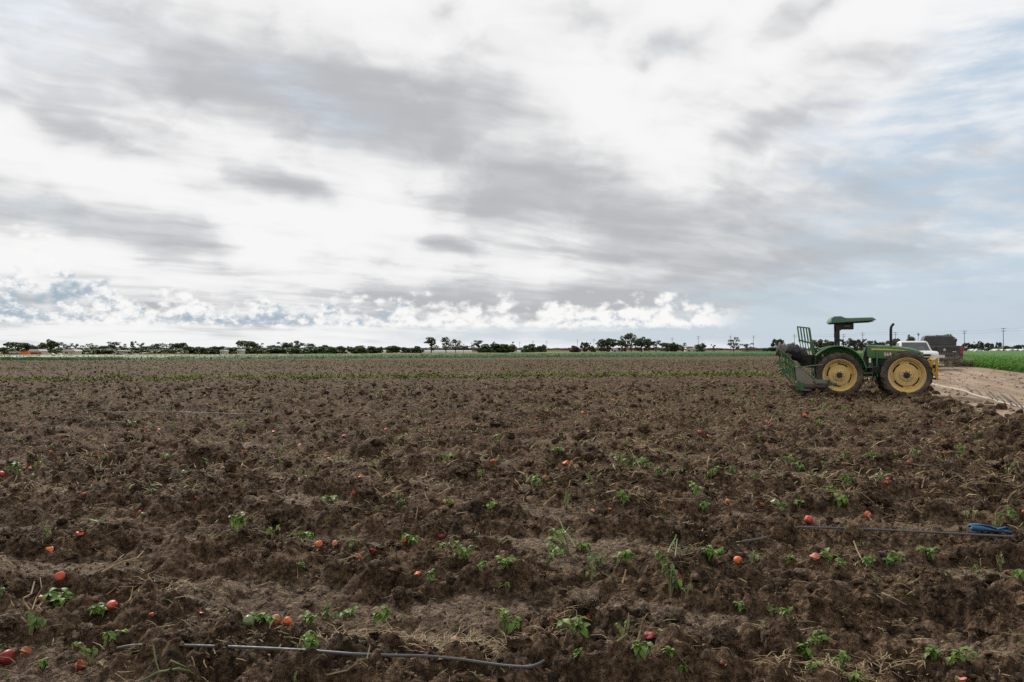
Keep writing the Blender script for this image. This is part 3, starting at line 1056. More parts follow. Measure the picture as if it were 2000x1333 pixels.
# conveyor bed between the frames
bed = MB()
a, b = IP(170, 650, NEAR), IP(560, 1040, NEAR)
bed.bar((a[0], 0, a[2] - .22), (b[0], 0, b[2] - .06), FAR - NEAR - .10, .03, up=(0, 0, 1)) if False else bed.prism([(a[0] + .1, a[2] - .34), (a[0] + .1, a[2] - .30), (b[0], b[2] - .02), (b[0], b[2] - .06)], NEAR + .06, FAR - .06)
bed.build('conveyor_belt', 'black_metal', IM)
for k in range(8):
    t = (k + .5) / 8
    MB().box((a[0] + .1 + (b[0] - a[0] - .1) * t, (NEAR + FAR) / 2, a[2] - .29 + (b[2] - .01 - a[2] + .29) * t), (.03, FAR - NEAR - .14, .03)).build('conveyor_slat', 'black_metal', IM)
# roller and gear at ground level
r0, r1 = IP(515, 1155, NEAR - .03), IP(825, 1145, NEAR - .03)
MB().tube([r0, r1], .088, 18).build('ground_roller', 'belt_rubber', IM)
MB().box(((r0[0] - .13), NEAR - .03, r0[2] + .0), (.26, .14, .24)).box((r0[0] - .20, NEAR - .03, r0[2] + .08), (.06, .18, .26)).build('bearing_housing', 'bright_green', IM, .01)
q = IP(760, 1082, NEAR - .02)
MB().box(q, (.36, .20, .13)).build('gear_case', 'weathered_rail', IM, .012)
MB().box((q[0] + .19, q[1], q[2]), (.05, .22, .15)).build('end_plate', 'bright_green', IM, .008)
h0, h1 = IP(845, 1130, NEAR - .02), IP(990, 1118, NEAR - .02)
MB().tube([h0, (h1[0] - .1, h1[1], h1[2])], .035, 12).tube([(h1[0] - .11, h1[1], h1[2]), h1], .055, 14).build('hydraulic_motor', 'bright_green', IM)
MB().prism([(h0[0], h0[2]), (h0[0] + .13, h0[2] + .02), (h0[0] + .10, h0[2] + .20), (h0[0] + .06, h0[2] + .16)], NEAR - .04, NEAR).build('bracket', 'rusty_metal', IM, .004)
MB().box((-1.0, -.05, .16), (.62, 1.30, .16)).box((-.80, -.05, .34), (.14, 1.30, .16)).build('shadow_base', 'black_metal', IM, .015)  # black boxes put in for the dark shadow underneath the implement
a, b = IP(440, 872, NEAR), IP(790, 832, NEAR)
MB().tube([a, b], .018, 7).build('tie_rod', 'weathered_rail', IM)
MB().tube([(-1.75, NEAR, .86), (-1.45, NEAR, .42)], .02, 7).tube([(-1.9, NEAR, 1.12), (-1.62, NEAR, .98)], .016, 7).build('strut', 'weathered_rail', IM)
for k in range(3):
    y_ = NEAR + .12 + (FAR - NEAR - .24) * k / 2
    MB().prism([(-1.62 + .0, .35), (-1.30, .35), (-1.12, .10), (-1.26, .08), (-1.52, .28)], y_ - .02, y_ + .02).build('digging_blade', 'rusty_metal', IM, .003)
for yy, z_ in ((0, .62), (0, 1.02)):
    MB().bar((-1.02 if z_ < .8 else -1.3, NEAR, z_), (-1.02 if z_ < .8 else -1.3, FAR, z_), .06, up=(0, 0, 1)).build('cross_member', 'tractor_green', IM, .004)
MB().bar((-.88, -.36, .56), (-.56, -.36, .56), .07).bar((-.88, .36, .56), (-.56, .36, .56), .07).build('hitch_frame', 'tractor_green', IM, .004)

# tubs nested in a leaning stack on the implement
def tub(loc, tilt, mat, label, s=1.0):
    t = empty('plastic_tub')
    M = Matrix.Translation(TR_LOC) @ Matrix.Rotation(TR_RZ, 4, 'Z')
    t.location = M @ Vector(loc)
    t.rotation_euler = (Matrix.Rotation(TR_RZ, 3, 'Z') @ Matrix.Rotation(R(tilt), 3, 'Y')).to_euler()
    t.scale = (s, s, s)
    tag(t, label, 'tub', 'tubs stacked on the implement')
    b_ = MB().lathe([(.001, 0), (.19, 0), (.205, .02), (.225, .36), (.232, .40)], n=28, axis='z').build('body', mat, t)
    MB().lathe([(.228, .355), (.252, .36), (.256, .40), (.246, .415), (.225, .41), (.205, .10), (.001, .06)], n=28, axis='z').build('rim', mat, t)
    return t


tub((-1.01, -.60, 1.02), 3, 'black_plastic', 'lowest black tub of the leaning stack, standing upright by the gate', 1.06)
tub((-1.06, -.60, 1.22), -30, 'black_plastic', 'second black tub of the leaning stack, tilted over the lowest one', 1.02)
tub((-1.16, -.60, 1.36), -52, 'black_plastic', 'third black tub, tilted halfway up the leaning stack', 1.02)
tub((-1.30, -.60, 1.42), -62, 'black_plastic', 'fourth black tub, right below the dusty grey-brown ones in the stack')
tub((-1.46, -.60, 1.47), -68, 'dusty_plastic', 'dusty grey-brown tub second from the top end of the stack')
tub((-1.60, -.60, 1.53), -72, 'dusty_plastic', 'dusty grey-brown tub at the far upper end of the stack', .95)

# ------------------------------------------------------------------ pickups
def pickup(name, label, loc, heading, body, glass, look):
    """local x forward, length about 5.8 m"""
    t = empty(name, loc, heading)
    tag(t, label, 'pickup truck', 'pickups parked on the dirt road')
    W2 = .98
    # lower body with wheel arches cut as a polygon
    prof = [(-2.85, .62), (-2.85, 1.16), (-2.80, 1.27), (-.62, 1.28), (.95, 1.30), (1.0, 1.30), (2.25, 1.27), (2.68, 1.21), (2.86, 1.09), (2.90, .58)]
    def arch(cx):
        return [(cx + .47 * math.cos(a), .50 + .44 * math.sin(a)) for a in np.linspace(0.05, math.pi - .05, 9)]
    low = [(2.80, .50)] + arch(1.88) + arch(-1.72) + [(-2.80, .50)]
    ring = prof + low
    b = MB()
    n_ = len(ring)
    rows = []
    for y, ins in ((-W2, .0), (-W2 * .985, .0), (W2 * .985, .0), (W2, .0)):
        rows.append([(x, y, z) for x, z in ring])
    b.prism(ring, -W2, W2)
    bo = b.build('body', body, t, .035, seg=2)
    # cab
    def ring_c(x, z, hw): return [(x, -hw, z), (x, hw, z)]
    cb = MB()
    belt, roof = 1.285, 1.90
    lo_ = [(.98, belt, .95), (-1.0, belt, .95)]
    base = [(1.10, -.93, belt), (1.10, .93, belt), (-1.02, .93, belt), (-1.02, -.93, belt)]
    mid = [(.42, -.79, roof - .06), (.42, .79, roof - .06), (-.86, .79, roof - .06), (-.86, -.79, roof - .06)]
    top = [(.22, -.70, roof + .02), (.22, .70, roof + .02), (-.74, .70, roof + .02), (-.74, -.70, roof + .02)]
    cb.loft([base, mid, top])
    cab = cb.build('cab', body, t, .03, seg=2)
    def pane(nm, A, B, C, D, push, mat):
        """quad inset on a cab face; a part of its own"""
        A, B, C, D = (Vector(q) for q in (A, B, C, D))
        c_ = (A + B + C + D) / 4
        nrm = (B - A).cross(D - A).normalized() * push
        q = [c_ + (p_ - c_) * 1.0 + nrm for p_ in (A, B, C, D)]
        q2 = [p_ - nrm * 2 for p_ in q]
        g = MB()._add(q + q2, [(0, 1, 2, 3), (7, 6, 5, 4), (0, 4, 5, 1), (1, 5, 6, 2), (2, 6, 7, 3), (3, 7, 4, 0)])
        return g.build(nm, mat, cab)
    def lerp(a, b_, t_): return tuple(a[i] + (b_[i] - a[i]) * t_ for i in range(3))
    def face(a, b_, c_, d_, u0, u1, v0, v1):
        P = lambda u, v: lerp(lerp(a, b_, u), lerp(d_, c_, u), v)
        return P(u0, v0), P(u1, v0), P(u1, v1), P(u0, v1)
    pane('windscreen', *face(base[0], base[1], mid[1], mid[0], .06, .94, .06, .96), .012, glass)
    pane('rear_window', *face(base[2], base[3], mid[3], mid[2], .08, .92, .14, .92), .012, glass)
    for a_, b_, c_, d_ in ((base[3], base[0], mid[0], mid[3]), (base[1], base[2], mid[2], mid[1])):
        fl = a_ is base[1]
        for u0, u1 in (((.06, .46), (.50, .86)) if not fl else ((.14, .50), (.54, .94))):
            pane('side_window', *face(a_, b_, c_, d_, u0, u1, .10, .90), .010, glass)
    # bed opening
    MB().box((-1.92, 0, 1.274), (1.62, 1.60, .012)).build('cargo_bed', 'grille_black', t)
    # front
    MB().box((2.885, 0, .92), (.05, 1.16, .40)).build('grille_surround', look['trim'], t, .02)
    for z_ in (1.025, .835):
        MB().box((2.905, 0, z_), (.05, 1.02, .135)).build('grille', 'grille_black', t, .008)
    for s in (-1, 1):
        MB().prism([(2.68, .84), (2.905, .85), (2.885, 1.06), (2.72, 1.12)], s * .62, s * .955).build('headlight', 'lamp_clear', t, .015)
        MB().prism([(-2.87, .78), (-2.72, .78), (-2.72, 1.20), (-2.865, 1.20)], s * .82, s * .992).build('tail_light', 'lamp_red', t, .012)
        mr = MB().box((.90, s * 1.13, 1.42), (.10, .22, .24)).bar((.92, s * .93, 1.33), (.90, s * 1.06, 1.38), .04).build('mirror', look['mirror'], t, .02)
    MB().box((2.93, 0, .56), (.16, 1.90, .24)).build('front_bumper', look['bumper'], t, .04, seg=2)
    MB().box((-2.93, 0, .58), (.16, 1.86, .20)).build('rear_bumper', look['rear'], t, .03, seg=2)
    tg = MB().box((-2.862, 0, .95), (.03, 1.52, .50)).build('tailgate', body, t, .012)
    MB().lathe([(.001, -.03), (.07, -.025), (.07, 0)], c=(-2.877, 0, 1.03), n=14, axis='x').build('emblem', 'chrome', tg)
    MB().box((-2.885, -.52, .92), (.012, .20, .04)).build('badge', 'chrome', tg)
    MB().box((-3.02, .18, .64), (.02, .34, .17)).build('licence_plate', 'plate_white', t, .004)
    MB().box((-.87, 0, 1.915), (.05, .34, .03)).build('brake_light', 'lamp_red', cab, .005)
    for x_ in (1.88, -1.72):
        for s in (-1, 1):
            wv_ = MB().lathe([(.22, -.11), (.25, -.125), (.35, -.125), (.385, -.10), (.392, 0), (.385, .10), (.35, .125), (.25, .125), (.22, .11)], n=28).build('wheel', 'tyre_rubber', t)
            wv_.location = (x_, s * .84, .385)
            MB().lathe([(.235, s * .11), (.20, s * .06), (.10, s * .09), (.07, s * .12), (.001, s * .12)], n=20).build('rim', look['rim'], wv_)
    MB().box((0, 0, .45), (5.0, 1.3, .22)).build('underbody', 'grille_black', t)
    return t


def hdg(x, y): return math.atan2(y, x)
wx_, wy_ = 24.4, 48.5     # centre of the white truck
wp = pickup('pickup_truck', 'white pickup truck facing the camera, half hidden behind the tractor nose', (wx_, wy_, float(land(np.array([wx_]), np.array([wy_]))[0]) - .03), hdg(-.30, -.95), 'white_paint', 'window_glass',
       dict(trim='chrome', mirror='black_metal', bumper='chrome', rear='chrome', rim='chrome'))
bx_, by_ = 29.06, 54.5
bp = pickup('pickup_truck', 'dusty black pickup truck seen from behind, driving off beside the white one', (bx_, by_, float(land(np.array([bx_]), np.array([by_]))[0]) - .02), hdg(.34, .94), 'black_paint', 'dark_glass',
       dict(trim='black_paint', mirror='black_metal', bumper='black_paint', rear='black_paint', rim='black_metal'))

wp.scale = (.95, .95, .95); bp.scale = (1.09, 1.09, 1.09)
# dust thrown up behind the black pickup
m = bpy.data.materials.new('dust_volume'); m.use_nodes = True; m.node_tree.nodes.clear()
N = NT(m.node_tree)
o_ = N.node('ShaderNodeOutputMaterial'); vol = N.node('ShaderNodeVolumePrincipled')
vol.inputs['Color'].default_value = (.80, .68, .55, 1)
co = N.node('ShaderNodeTexCoord').outputs['Object']
x_, y_, z_ = N.sep(co)
g = N.node('ShaderNodeTexGradient', gradient_type='SPHERICAL'); N.put(g.inputs[0], co)
den = N.mul(N.mul(N.ss(N.noise(co, 3.0, 3, .6), .36, .70), N.ss(g.outputs[1], 0, .8)), .16)
N.put(vol.inputs['Density'], den)
m.node_tree.links.new(vol.outputs[0], o_.inputs['Volume'])
MATS['dust_volume'] = m
du = MB().lathe([(.001, -1), (.5, -.86), (.87, -.5), (1, 0), (.87, .5), (.5, .86), (.001, 1)], n=18, axis='z').build('dust', 'dust_volume')
du.location = (27.6, 50.2, .85); du.scale = (2.2, 1.5, .8)
tag(du, 'pale dust cloud hanging low behind the black pickup', 'dust', None, 'stuff')

# ------------------------------------------------------------------ crops (nobody could count these plants)
leafmat('crop_leaf', (.055, .150, .014), (.115, .235, .030), .6, .25, .15)
leafmat('far_crop_leaf', (.032, .085, .022), (.062, .130, .032), .6, .15, .1)
leafmat('weed_leaf', (.095, .130, .030), (.185, .190, .060), .6, .15)


def leaf_cards(P, size, rng, spread=1.0, up=0.55):
    """one bent leaf (two quads) at each point of P"""
    n = len(P)
    a = rng.uniform(0, 2 * math.pi, n); tilt = rng.uniform(-.2, 1.0, n) * spread
    d = np.stack([np.cos(a) * np.cos(tilt), np.sin(a) * np.cos(tilt), np.sin(tilt) * up + .1], 1)
    d /= np.linalg.norm(d, axis=1, keepdims=True)
    s = np.stack([-np.sin(a), np.cos(a), rng.uniform(-.4, .4, n)], 1)
    s /= np.linalg.norm(s, axis=1, keepdims=True)
    L = (size * rng.uniform(.6, 1.3, n))[:, None]
    w = L * .30
    droop = np.zeros((n, 3)); droop[:, 2] = -rng.uniform(.1, .5, n) * L[:, 0]
    m1 = P + d * L * .5
    t = P + d * L + droop
    v = np.stack([P - s * w * .25, P + s * w * .25, m1 + s * w, m1 - s * w, t + s * w * .2, t - s * w * .2], 1).reshape(-1, 3)
    k = (np.arange(n) * 6)[:, None]
    f = np.concatenate([k + np.array([[0, 1, 2, 3]]), k + np.array([[3, 2, 4, 5]])])
    return v, f


def merge(parts):
    V_, F_, k = [], [], 0
    for v, f in parts:
        V_.append(v); F_.append(f + k); k += len(v)
    return np.concatenate(V_), np.concatenate(F_)


def grid_faces(n, k):
    idx = np.arange(n * k).reshape(n, k)
    return np.stack([idx[:-1, :-1], idx[:-1, 1:], idx[1:, 1:], idx[1:, :-1]], -1).reshape(-1, 4)


def right_crop():
    rng = np.random.default_rng(3)
    ys_ = np.concatenate([np.arange(30, 75, .35), np.arange(75, 150, 1.2), np.arange(150, 430, 5.)])
    us = np.concatenate([[0, .05], np.arange(.3, 12, .35), np.arange(12, 60, 1.5), np.arange(60, 200, 8)])
    Yg, Ug = np.meshgrid(ys_, us, indexing='ij')
    Xg = crop_x(Yg) + Ug + .22 * perlin(Yg * 1.1, Yg * 0, 3) * (Ug < .2)
    base = land(Xg, Yg)
    rows = .05 * np.sin(Ug * 2 * math.pi / .95)
    H = .34 + rows + .07 * fbm(Xg * 1.6, Yg * 1.6, 9, 3)
    H = H * sstep(Ug, -.02, .5)
    sheet = (np.stack([Xg, Yg, base + H - .05], -1).reshape(-1, 3), grid_faces(*Xg.shape))
    # leaves: dense along the near face, thinner with distance
    n = 64000
    y = 30 + 120 * rng.random(n) ** 1.8
    u = rng.exponential(3.5, n)
    u[: n // 3] = rng.uniform(-.15, .5, n // 3)
    x = crop_x(y) + u
    z = land(x, y) + np.where(u < .5, rng.uniform(.02, .36, n), .26 + rng.uniform(.0, .11, n))
    cards = leaf_cards(np.stack([x, y, z], 1), .095 + .0010 * y, rng)
    me = np_mesh('crop_rows', *merge([sheet, cards]), smooth=False)
    o = link('crop_rows', me, None, MATS['crop_leaf'])
    tag(o, 'dense bright green low crop beyond the dirt road', 'crop', None, 'stuff')


def far_crop():
    rng = np.random.default_rng(4)
    xs_ = np.arange(-230, 165, 1.3)
    ts = np.concatenate([[0, .01, .02], np.linspace(.04, 1, 60)])
    Xg, Tg = np.meshgrid(xs_, ts, indexing='ij')
    y0 = np.maximum(far_edge(Xg), 40); 
    depth = np.interp(Xg, [-230, -74, 0, 60, 165], [35, 36, 95, 180, 200])
    xcap = Xg
    Yg = y0 + depth * Tg
    H = .50 + .10 * fbm(Xg * .4, Yg * .25, 19, 3) + .05 * perlin(Xg * 1.3, Yg * .9, 29)
    H = H * sstep(Tg, -.001, .02)
    Xs = Xg + Tg * depth * .0
    sheet = (np.stack([Xs, Yg, H - .02 + land(Xs, Yg)], -1).reshape(-1, 3), grid_faces(*Xg.shape))
    f = sheet[1]
    ok = (Xg < edge_x(Yg) - 2).ravel()
    sheet = (sheet[0], f[ok[f].all(1)])
    n = 30000
    x = rng.uniform(-200, 120, n)
    t = rng.exponential(14, n); t[: n // 2] = rng.uniform(-.3, 2.5, n // 2)
    y = np.maximum(far_edge(x), 40) + t
    k = x < edge_x(y) - 2
    x, y, t = x[k], y[k], t[k]
    z = land(x, y) + np.where(t < 2.5, rng.uniform(0, .5, len(x)), .4 + rng.uniform(0, .2, len(x)))
    cards = leaf_cards(np.stack([x, y, z], 1), .26, rng, 1.0, .9)
    me = np_mesh('crop_rows', *merge([sheet, cards]), smooth=False)
    o = link('crop_rows', me, None, MATS['far_crop_leaf'])
    tag(o, 'long green crop strip at the far end of the tilled field', 'crop', None, 'stuff')


right_crop()
far_crop()

# low dry verge behind the far crop
paint('dry_grass', (.26, .20, .115), .95, .4, (.17, .14, .08), .5, spec=0, fine=2)
def verge():
    xs_ = np.arange(-420, 330, 4.0)
    ts = np.linspace(0, 1, 10)
    Xg, Tg = np.meshgrid(xs_, ts, indexing='ij')
    y0 = np.interp(Xg, [-420, -230, -74, 0, 60, 165, 330], [60, 72, 152, 252, 370, 445, 600])
    Yg = y0 + Tg * np.interp(Xg, [-420, -74, 0, 330], [130, 120, 120, 60])
    H = np.sin(np.clip(Tg * 1.0, 0, 1) * math.pi) ** .5 * (.42 + .35 * perlin(Xg * .05, Yg * .03, 5) + .25 * perlin(Xg * .3, Yg * .2, 6)) - .2
    me = np_mesh('dry_verge', np.stack([Xg, Yg, H], -1).reshape(-1, 3), grid_faces(*Xg.shape))
    o = link('dry_verge', me, None, MATS['dry_grass']); o['kind'] = 'structure'
verge()

# ------------------------------------------------------------------ trees on the skyline
paint('bark', (.075, .055, .042), .9, .4, (.12, .095, .07), 3, spec=.1)
leafmat('oak_foliage', (.040, .062, .026), (.076, .100, .040), .6, .42)
leafmat('euc_foliage', (.060, .074, .042), (.105, .112, .066), .6, .42)
leafmat('bush_foliage', (.046, .076, .024), (.086, .120, .038), .6, .42)
leafmat('red_foliage', (.060, .034, .026), (.085, .050, .034), .6, .12)


def clump(rng, c, r, n, q):
    """n leaf tufts in a lumpy ball"""
    d = rng.normal(size=(n, 3)); d /= np.linalg.norm(d, axis=1, keepdims=True)
    rr = r * (.55 + .45 * rng.random(n) ** .6)[:, None]
    P = np.asarray(c) + d * rr * np.array([1, 1, .8])
    nrm = d + rng.normal(scale=.55, size=(n, 3)); nrm /= np.linalg.norm(nrm, axis=1, keepdims=True)
    t = np.cross(nrm, rng.normal(size=(n, 3))); t /= np.linalg.norm(t, axis=1, keepdims=True)
    b = np.cross(nrm, t)
    s = (q * rng.uniform(.6, 1.3, n))[:, None]
    v = np.stack([P - t * s, P + b * s * .8, P + t * s, P - b * s * .8], 1).reshape(-1, 3)
    f = (np.arange(n) * 4)[:, None] + np.array([[0, 1, 2, 3]])
    return v, f


def tree_kind(kind, seed):
    """unit-height tree: (crown mesh, trunk mesh)"""
    rng = np.random.default_rng(seed)
    mb = MB(); parts = []
    if kind == 'bush':
        mb.tube([(0, 0, 0), (0.01, 0, .3), (0, 0.02, .6)], [.06, .05, .02], 6)
        for k in range(16):
            a = rng.uniform(0, 6.28); r = .30 * math.sqrt(rng.random())
            parts.append(clump(rng, (math.cos(a) * r, math.sin(a) * r, rng.uniform(.2, .78) - r * .45), rng.uniform(.16, .24), 70, .075))
        mat = 'bush_foliage'
    elif kind == 'oak':
        mb.tube([(0, 0, 0), (.02, 0, .25), (-.01, 0, .5)], [.045, .04, .03], 7)
        for k in range(18):
            a = rng.uniform(0, 6.28); r = .40 * math.sqrt(rng.random())
            z = .42 + .42 * rng.random() * (1 - (r / .45) ** 2 * .7)
            c = (math.cos(a) * r, math.sin(a) * r, z)
            if k % 3 == 0: mb.tube([(0, 0, .3), (c[0] * .5, c[1] * .5, (z + .3) / 2), c], [.022, .016, .008], 5)
            parts.append(clump(rng, c, rng.uniform(.10, .18), 55, .045))
        for k in range(5):
            a = rng.uniform(0, 6.28)
            parts.append(clump(rng, (math.cos(a) * .3, math.sin(a) * .3, .22), .14, 45, .045))
        mat = 'oak_foliage'
    elif kind in ('euc', 'thin'):
        top = (rng.uniform(-.05, .05), 0, .85)
        mb.tube([(0, 0, 0), (.02, 0, .4), top], [.022, .018, .006], 6)
        nk = 16 if kind == 'euc' else 11
        for k in range(nk):
            z = rng.uniform(.25, .93); a = rng.uniform(0, 6.28); r = rng.uniform(.04, .26) * (1.15 - .6 * abs(z - .6))
            c = (math.cos(a) * r, math.sin(a) * r, z)
            mb.tube([(0.01, 0, max(.12, z - .22)), (c[0] * .6, c[1] * .6, z - .06), c], [.012, .008, .004], 5)
            parts.append(clump(rng, c, rng.uniform(.07, .13) * (1 if kind == 'euc' else .85), 40 if kind == 'euc' else 26, .036))
        mat = 'euc_foliage'
    elif kind == 'bare':
        mb.tube([(0, 0, 0), (.01, 0, .5), (0, 0, .9)], [.02, .013, .004], 6)
        for k in range(22):
            z = rng.uniform(.25, .8); a = rng.uniform(0, 6.28); r = rng.uniform(.1, .25)
            mb.tube([(0, 0, z), (math.cos(a) * r, math.sin(a) * r, z + rng.uniform(.08, .2))], [.008, .003], 4)
            parts.append(clump(rng, (math.cos(a) * r, math.sin(a) * r, z + .14), .05, 5, .02))
        mat = 'euc_foliage'
    elif kind == 'palm':
        mb.tube([(0, 0, 0), (.01, 0, .5), (0, 0, .94)], [.016, .012, .011], 6)
        for k in range(40):
            a = rng.uniform(0, 6.28); e = rng.uniform(-1.0, 1.2)
            dvec = np.array([math.cos(a) * math.cos(e), math.sin(a) * math.cos(e), math.sin(e)])
            s_ = np.cross(dvec, [0, 0, 1.]); s_ /= np.linalg.norm(s_) + 1e-6
            p0 = np.array([0, 0, .93]); p1 = p0 + dvec * .07; p2 = p0 + dvec * .10 + np.array([0, 0, -.02])
            parts.append((np.array([p0 - s_ * .004, p0 + s_ * .004, p1 + s_ * .014, p1 - s_ * .014]), np.array([[0, 1, 2, 3]])))
            parts.append((np.array([p1 - s_ * .014, p1 + s_ * .014, p2 + s_ * .003, p2 - s_ * .003]), np.array([[0, 1, 2, 3]])))
        mat = 'oak_foliage'
    v, f = merge(parts)
    crown = np_mesh('crown', v, f, smooth=False); crown.materials.append(MATS[mat])
    trunk = mb.mesh('trunk'); trunk.materials.append(MATS['bark'])
    w = np.percentile(np.abs(v[:, 0]), 97) * 2
    h = np.percentile(v[:, 2], 99.5)
    return crown, trunk, w, h


KINDS_ = {k: [tree_kind(k, 10 * i + j) for j in range(n)] for i, (k, n) in enumerate((('bush', 4), ('oak', 4), ('euc', 4), ('thin', 3), ('bare', 1), ('palm', 1)))}
WORD = {'bush': 'round dark green bushy tree', 'oak': 'broad dark spreading tree', 'euc': 'tall ragged eucalyptus', 'thin': 'sparse see-through eucalyptus',
        'bare': 'thin nearly bare tree', 'palm': 'lone fan palm'}
ORD = ['first', 'second', 'third', 'fourth', 'fifth', 'sixth', 'seventh', 'eighth', 'ninth', 'tenth', 'eleventh', 'twelfth', 'thirteenth', 'fourteenth', 'fifteenth', 'sixteenth',
       'seventeenth', 'eighteenth', 'nineteenth', 'twentieth'] + ['twenty-' + w for w in ('first', 'second', 'third', 'fourth', 'fifth', 'sixth', 'seventh', 'eighth', 'ninth')] + ['thirtieth'] + ['thirty-' + w for w in ('first', 'second', 'third', 'fourth', 'fifth', 'sixth', 'seventh', 'eighth', 'ninth')] + ['fortieth'] + ['forty-' + w for w in ('first', 'second', 'third', 'fourth', 'fifth', 'sixth', 'seventh', 'eighth', 'ninth')] + ['fiftieth'] + ['fifty-' + w for w in ('first', 'second', 'third', 'fourth', 'fifth', 'sixth', 'seventh', 'eighth', 'ninth')]

# (pixel x, pixel y of the top, width in pixels, kind, distance in metres)
TREES = [
    (8, 679, 18, 'oak', 290), (35, 669, 40, 'oak', 280), (61, 674, 17, 'oak', 285), (77, 670, 18, 'thin', 330), (98, 664, 30, 'oak', 290), (111, 685, 20, 'bush', 280),
    (124, 669, 17, 'thin', 330), (136, 671, 14, 'thin', 335), (149, 672, 13, 'thin', 330), (166, 672, 18, 'thin', 325), (184, 671, 15, 'thin', 330), (200, 677, 18, 'oak', 300), (168, 684, 28, 'bush', 285),
    (222, 668, 26, 'euc', 320), (241, 672, 15, 'thin', 330), (260, 667, 11, 'euc', 335), (277, 670, 13, 'thin', 330), (215, 681, 36, 'bush', 290), (252, 683, 32, 'bush', 290), (292, 676, 30, 'oak', 310),
    (310, 671, 22, 'euc', 325), (325, 673, 16, 'thin', 330), (283, 684, 38, 'bush', 290), (347, 670, 28, 'oak', 320), (368, 677, 26, 'oak', 300), (342, 683, 34, 'bush', 290), (388, 678, 22, 'oak', 305),
    (405, 680, 26, 'bush', 295), (427, 677, 28, 'oak', 305), (448, 679, 26, 'bush', 300), (482, 666, 34, 'oak', 320), (466, 680, 24, 'bush', 300), (486, 680, 26, 'bush', 300), (508, 671, 20, 'euc', 325), (504, 684, 18, 'bush', 300),
    (535, 675, 24, 'oak', 330), (552, 669, 22, 'euc', 345), (567, 670, 24, 'oak', 345), (582, 666, 17, 'euc', 350), (602, 671, 24, 'euc', 350), (562, 680, 38, 'bush', 320), (597, 679, 28, 'bush', 320), (622, 677, 28, 'bush', 320),
    (639, 675, 20, 'bush', 325), (660, 677, 26, 'bush', 325), (697, 676, 31, 'bush', 340), (731, 677, 26, 'bush', 345), (766, 676, 22, 'bush', 350), (793, 679, 16, 'bush', 355), (814, 677, 22, 'bush', 355),
    (842, 659, 21, 'euc', 380), (871, 659, 17, 'euc', 385), (890, 663, 16, 'euc', 385), (905, 671, 9, 'bare', 385),
    (934, 665, 20, 'euc', 400), (948, 673, 28, 'bush', 395), (962, 668, 12, 'thin', 405), (974, 672, 30, 'bush', 400), (990, 673, 26, 'bush', 400), (1000, 668, 14, 'euc', 405),
    (1033, 673, 23, 'bush', 410), (1049, 677, 13, 'bush', 415), (1059, 674, 13, 'bush', 415), (1123, 676, 17, 'red', 430), (1142, 669, 12, 'oak', 430), (1152, 670, 9, 'euc', 430), (1158, 676, 8, 'bush', 430),
    (1187, 662, 31, 'oak', 430), (1215, 665, 15, 'oak', 430), (1222, 653, 16, 'euc', 440), (1233, 651, 19, 'euc', 440), (1253, 659, 29, 'oak', 435), (1268, 662, 16, 'euc', 440), (1281, 665, 18, 'thin', 440),
    (1302, 670, 23, 'oak', 440), (1318, 670, 12, 'bush', 440), (1334, 670, 17, 'thin', 440), (1370, 671, 21, 'oak', 440), (1394, 673, 8, 'thin', 450), (1433, 659, 20, 'thin', 450), (1460, 671, 22, 'thin', 450),
    (1506, 679, 28, 'bush', 440), (1519, 663, 18, 'oak', 440), (1547, 670, 24, 'oak', 450), (1590, 664, 15, 'euc', 450), (1606, 664, 24, 'oak', 455), (1626, 667, 18, 'oak', 455), (1648, 661, 20, 'thin', 460),
    (1669, 664, 20, 'oak', 460), (1682, 663, 18, 'euc', 460), (1696, 666, 14, 'euc', 460), (1708, 666, 12, 'oak', 460), (1722, 669, 12, 'oak', 460), (1732, 666, 16, 'euc', 460), (1750, 662, 18, 'oak', 460),
    (1778, 655, 16, 'oak', 455), (1794, 650, 5, 'palm', 455), (1828, 661, 12, 'thin', 450), (1844, 654, 30, 'oak', 445), (1887, 670, 10, 'oak', 480), (1897, 672, 8, 'oak', 480), (1905, 668, 8, 'euc', 480),
    (1914, 667, 8, 'oak', 480), (1921, 670, 6, 'euc', 480), (1928, 670, 6, 'oak', 480), (1936, 671, 7, 'oak', 480), (1951, 669, 8, 'oak', 480), (1967, 676, 8, 'bush', 480), (1985, 675, 9, 'oak', 480), (1991, 674, 8, 'oak', 480), (2001, 673, 9, 'oak', 480),
    (2030, 668, 30, 'oak', 470), (2080, 672, 26, 'bush', 470), (-30, 672, 30, 'oak', 285), (-70, 668, 26, 'euc', 300), (-55, 682, 30, 'bush', 285),
]
TREES += [(x_, 678 + (x_ * 7) % 5, 26 + (x_ * 3) % 9, 'bush', 296 + (x_ * 5) % 14) for x_ in (128, 149, 190, 236, 268, 303, 322, 361, 383, 417, 436, 459, 523, 541, 579, 611, 648)]
NAMES_ = {'bush': 'bushy_tree', 'oak': 'spreading_tree', 'euc': 'eucalyptus_tree', 'thin': 'eucalyptus_tree', 'bare': 'bare_tree', 'palm': 'palm_tree'}
count = {}
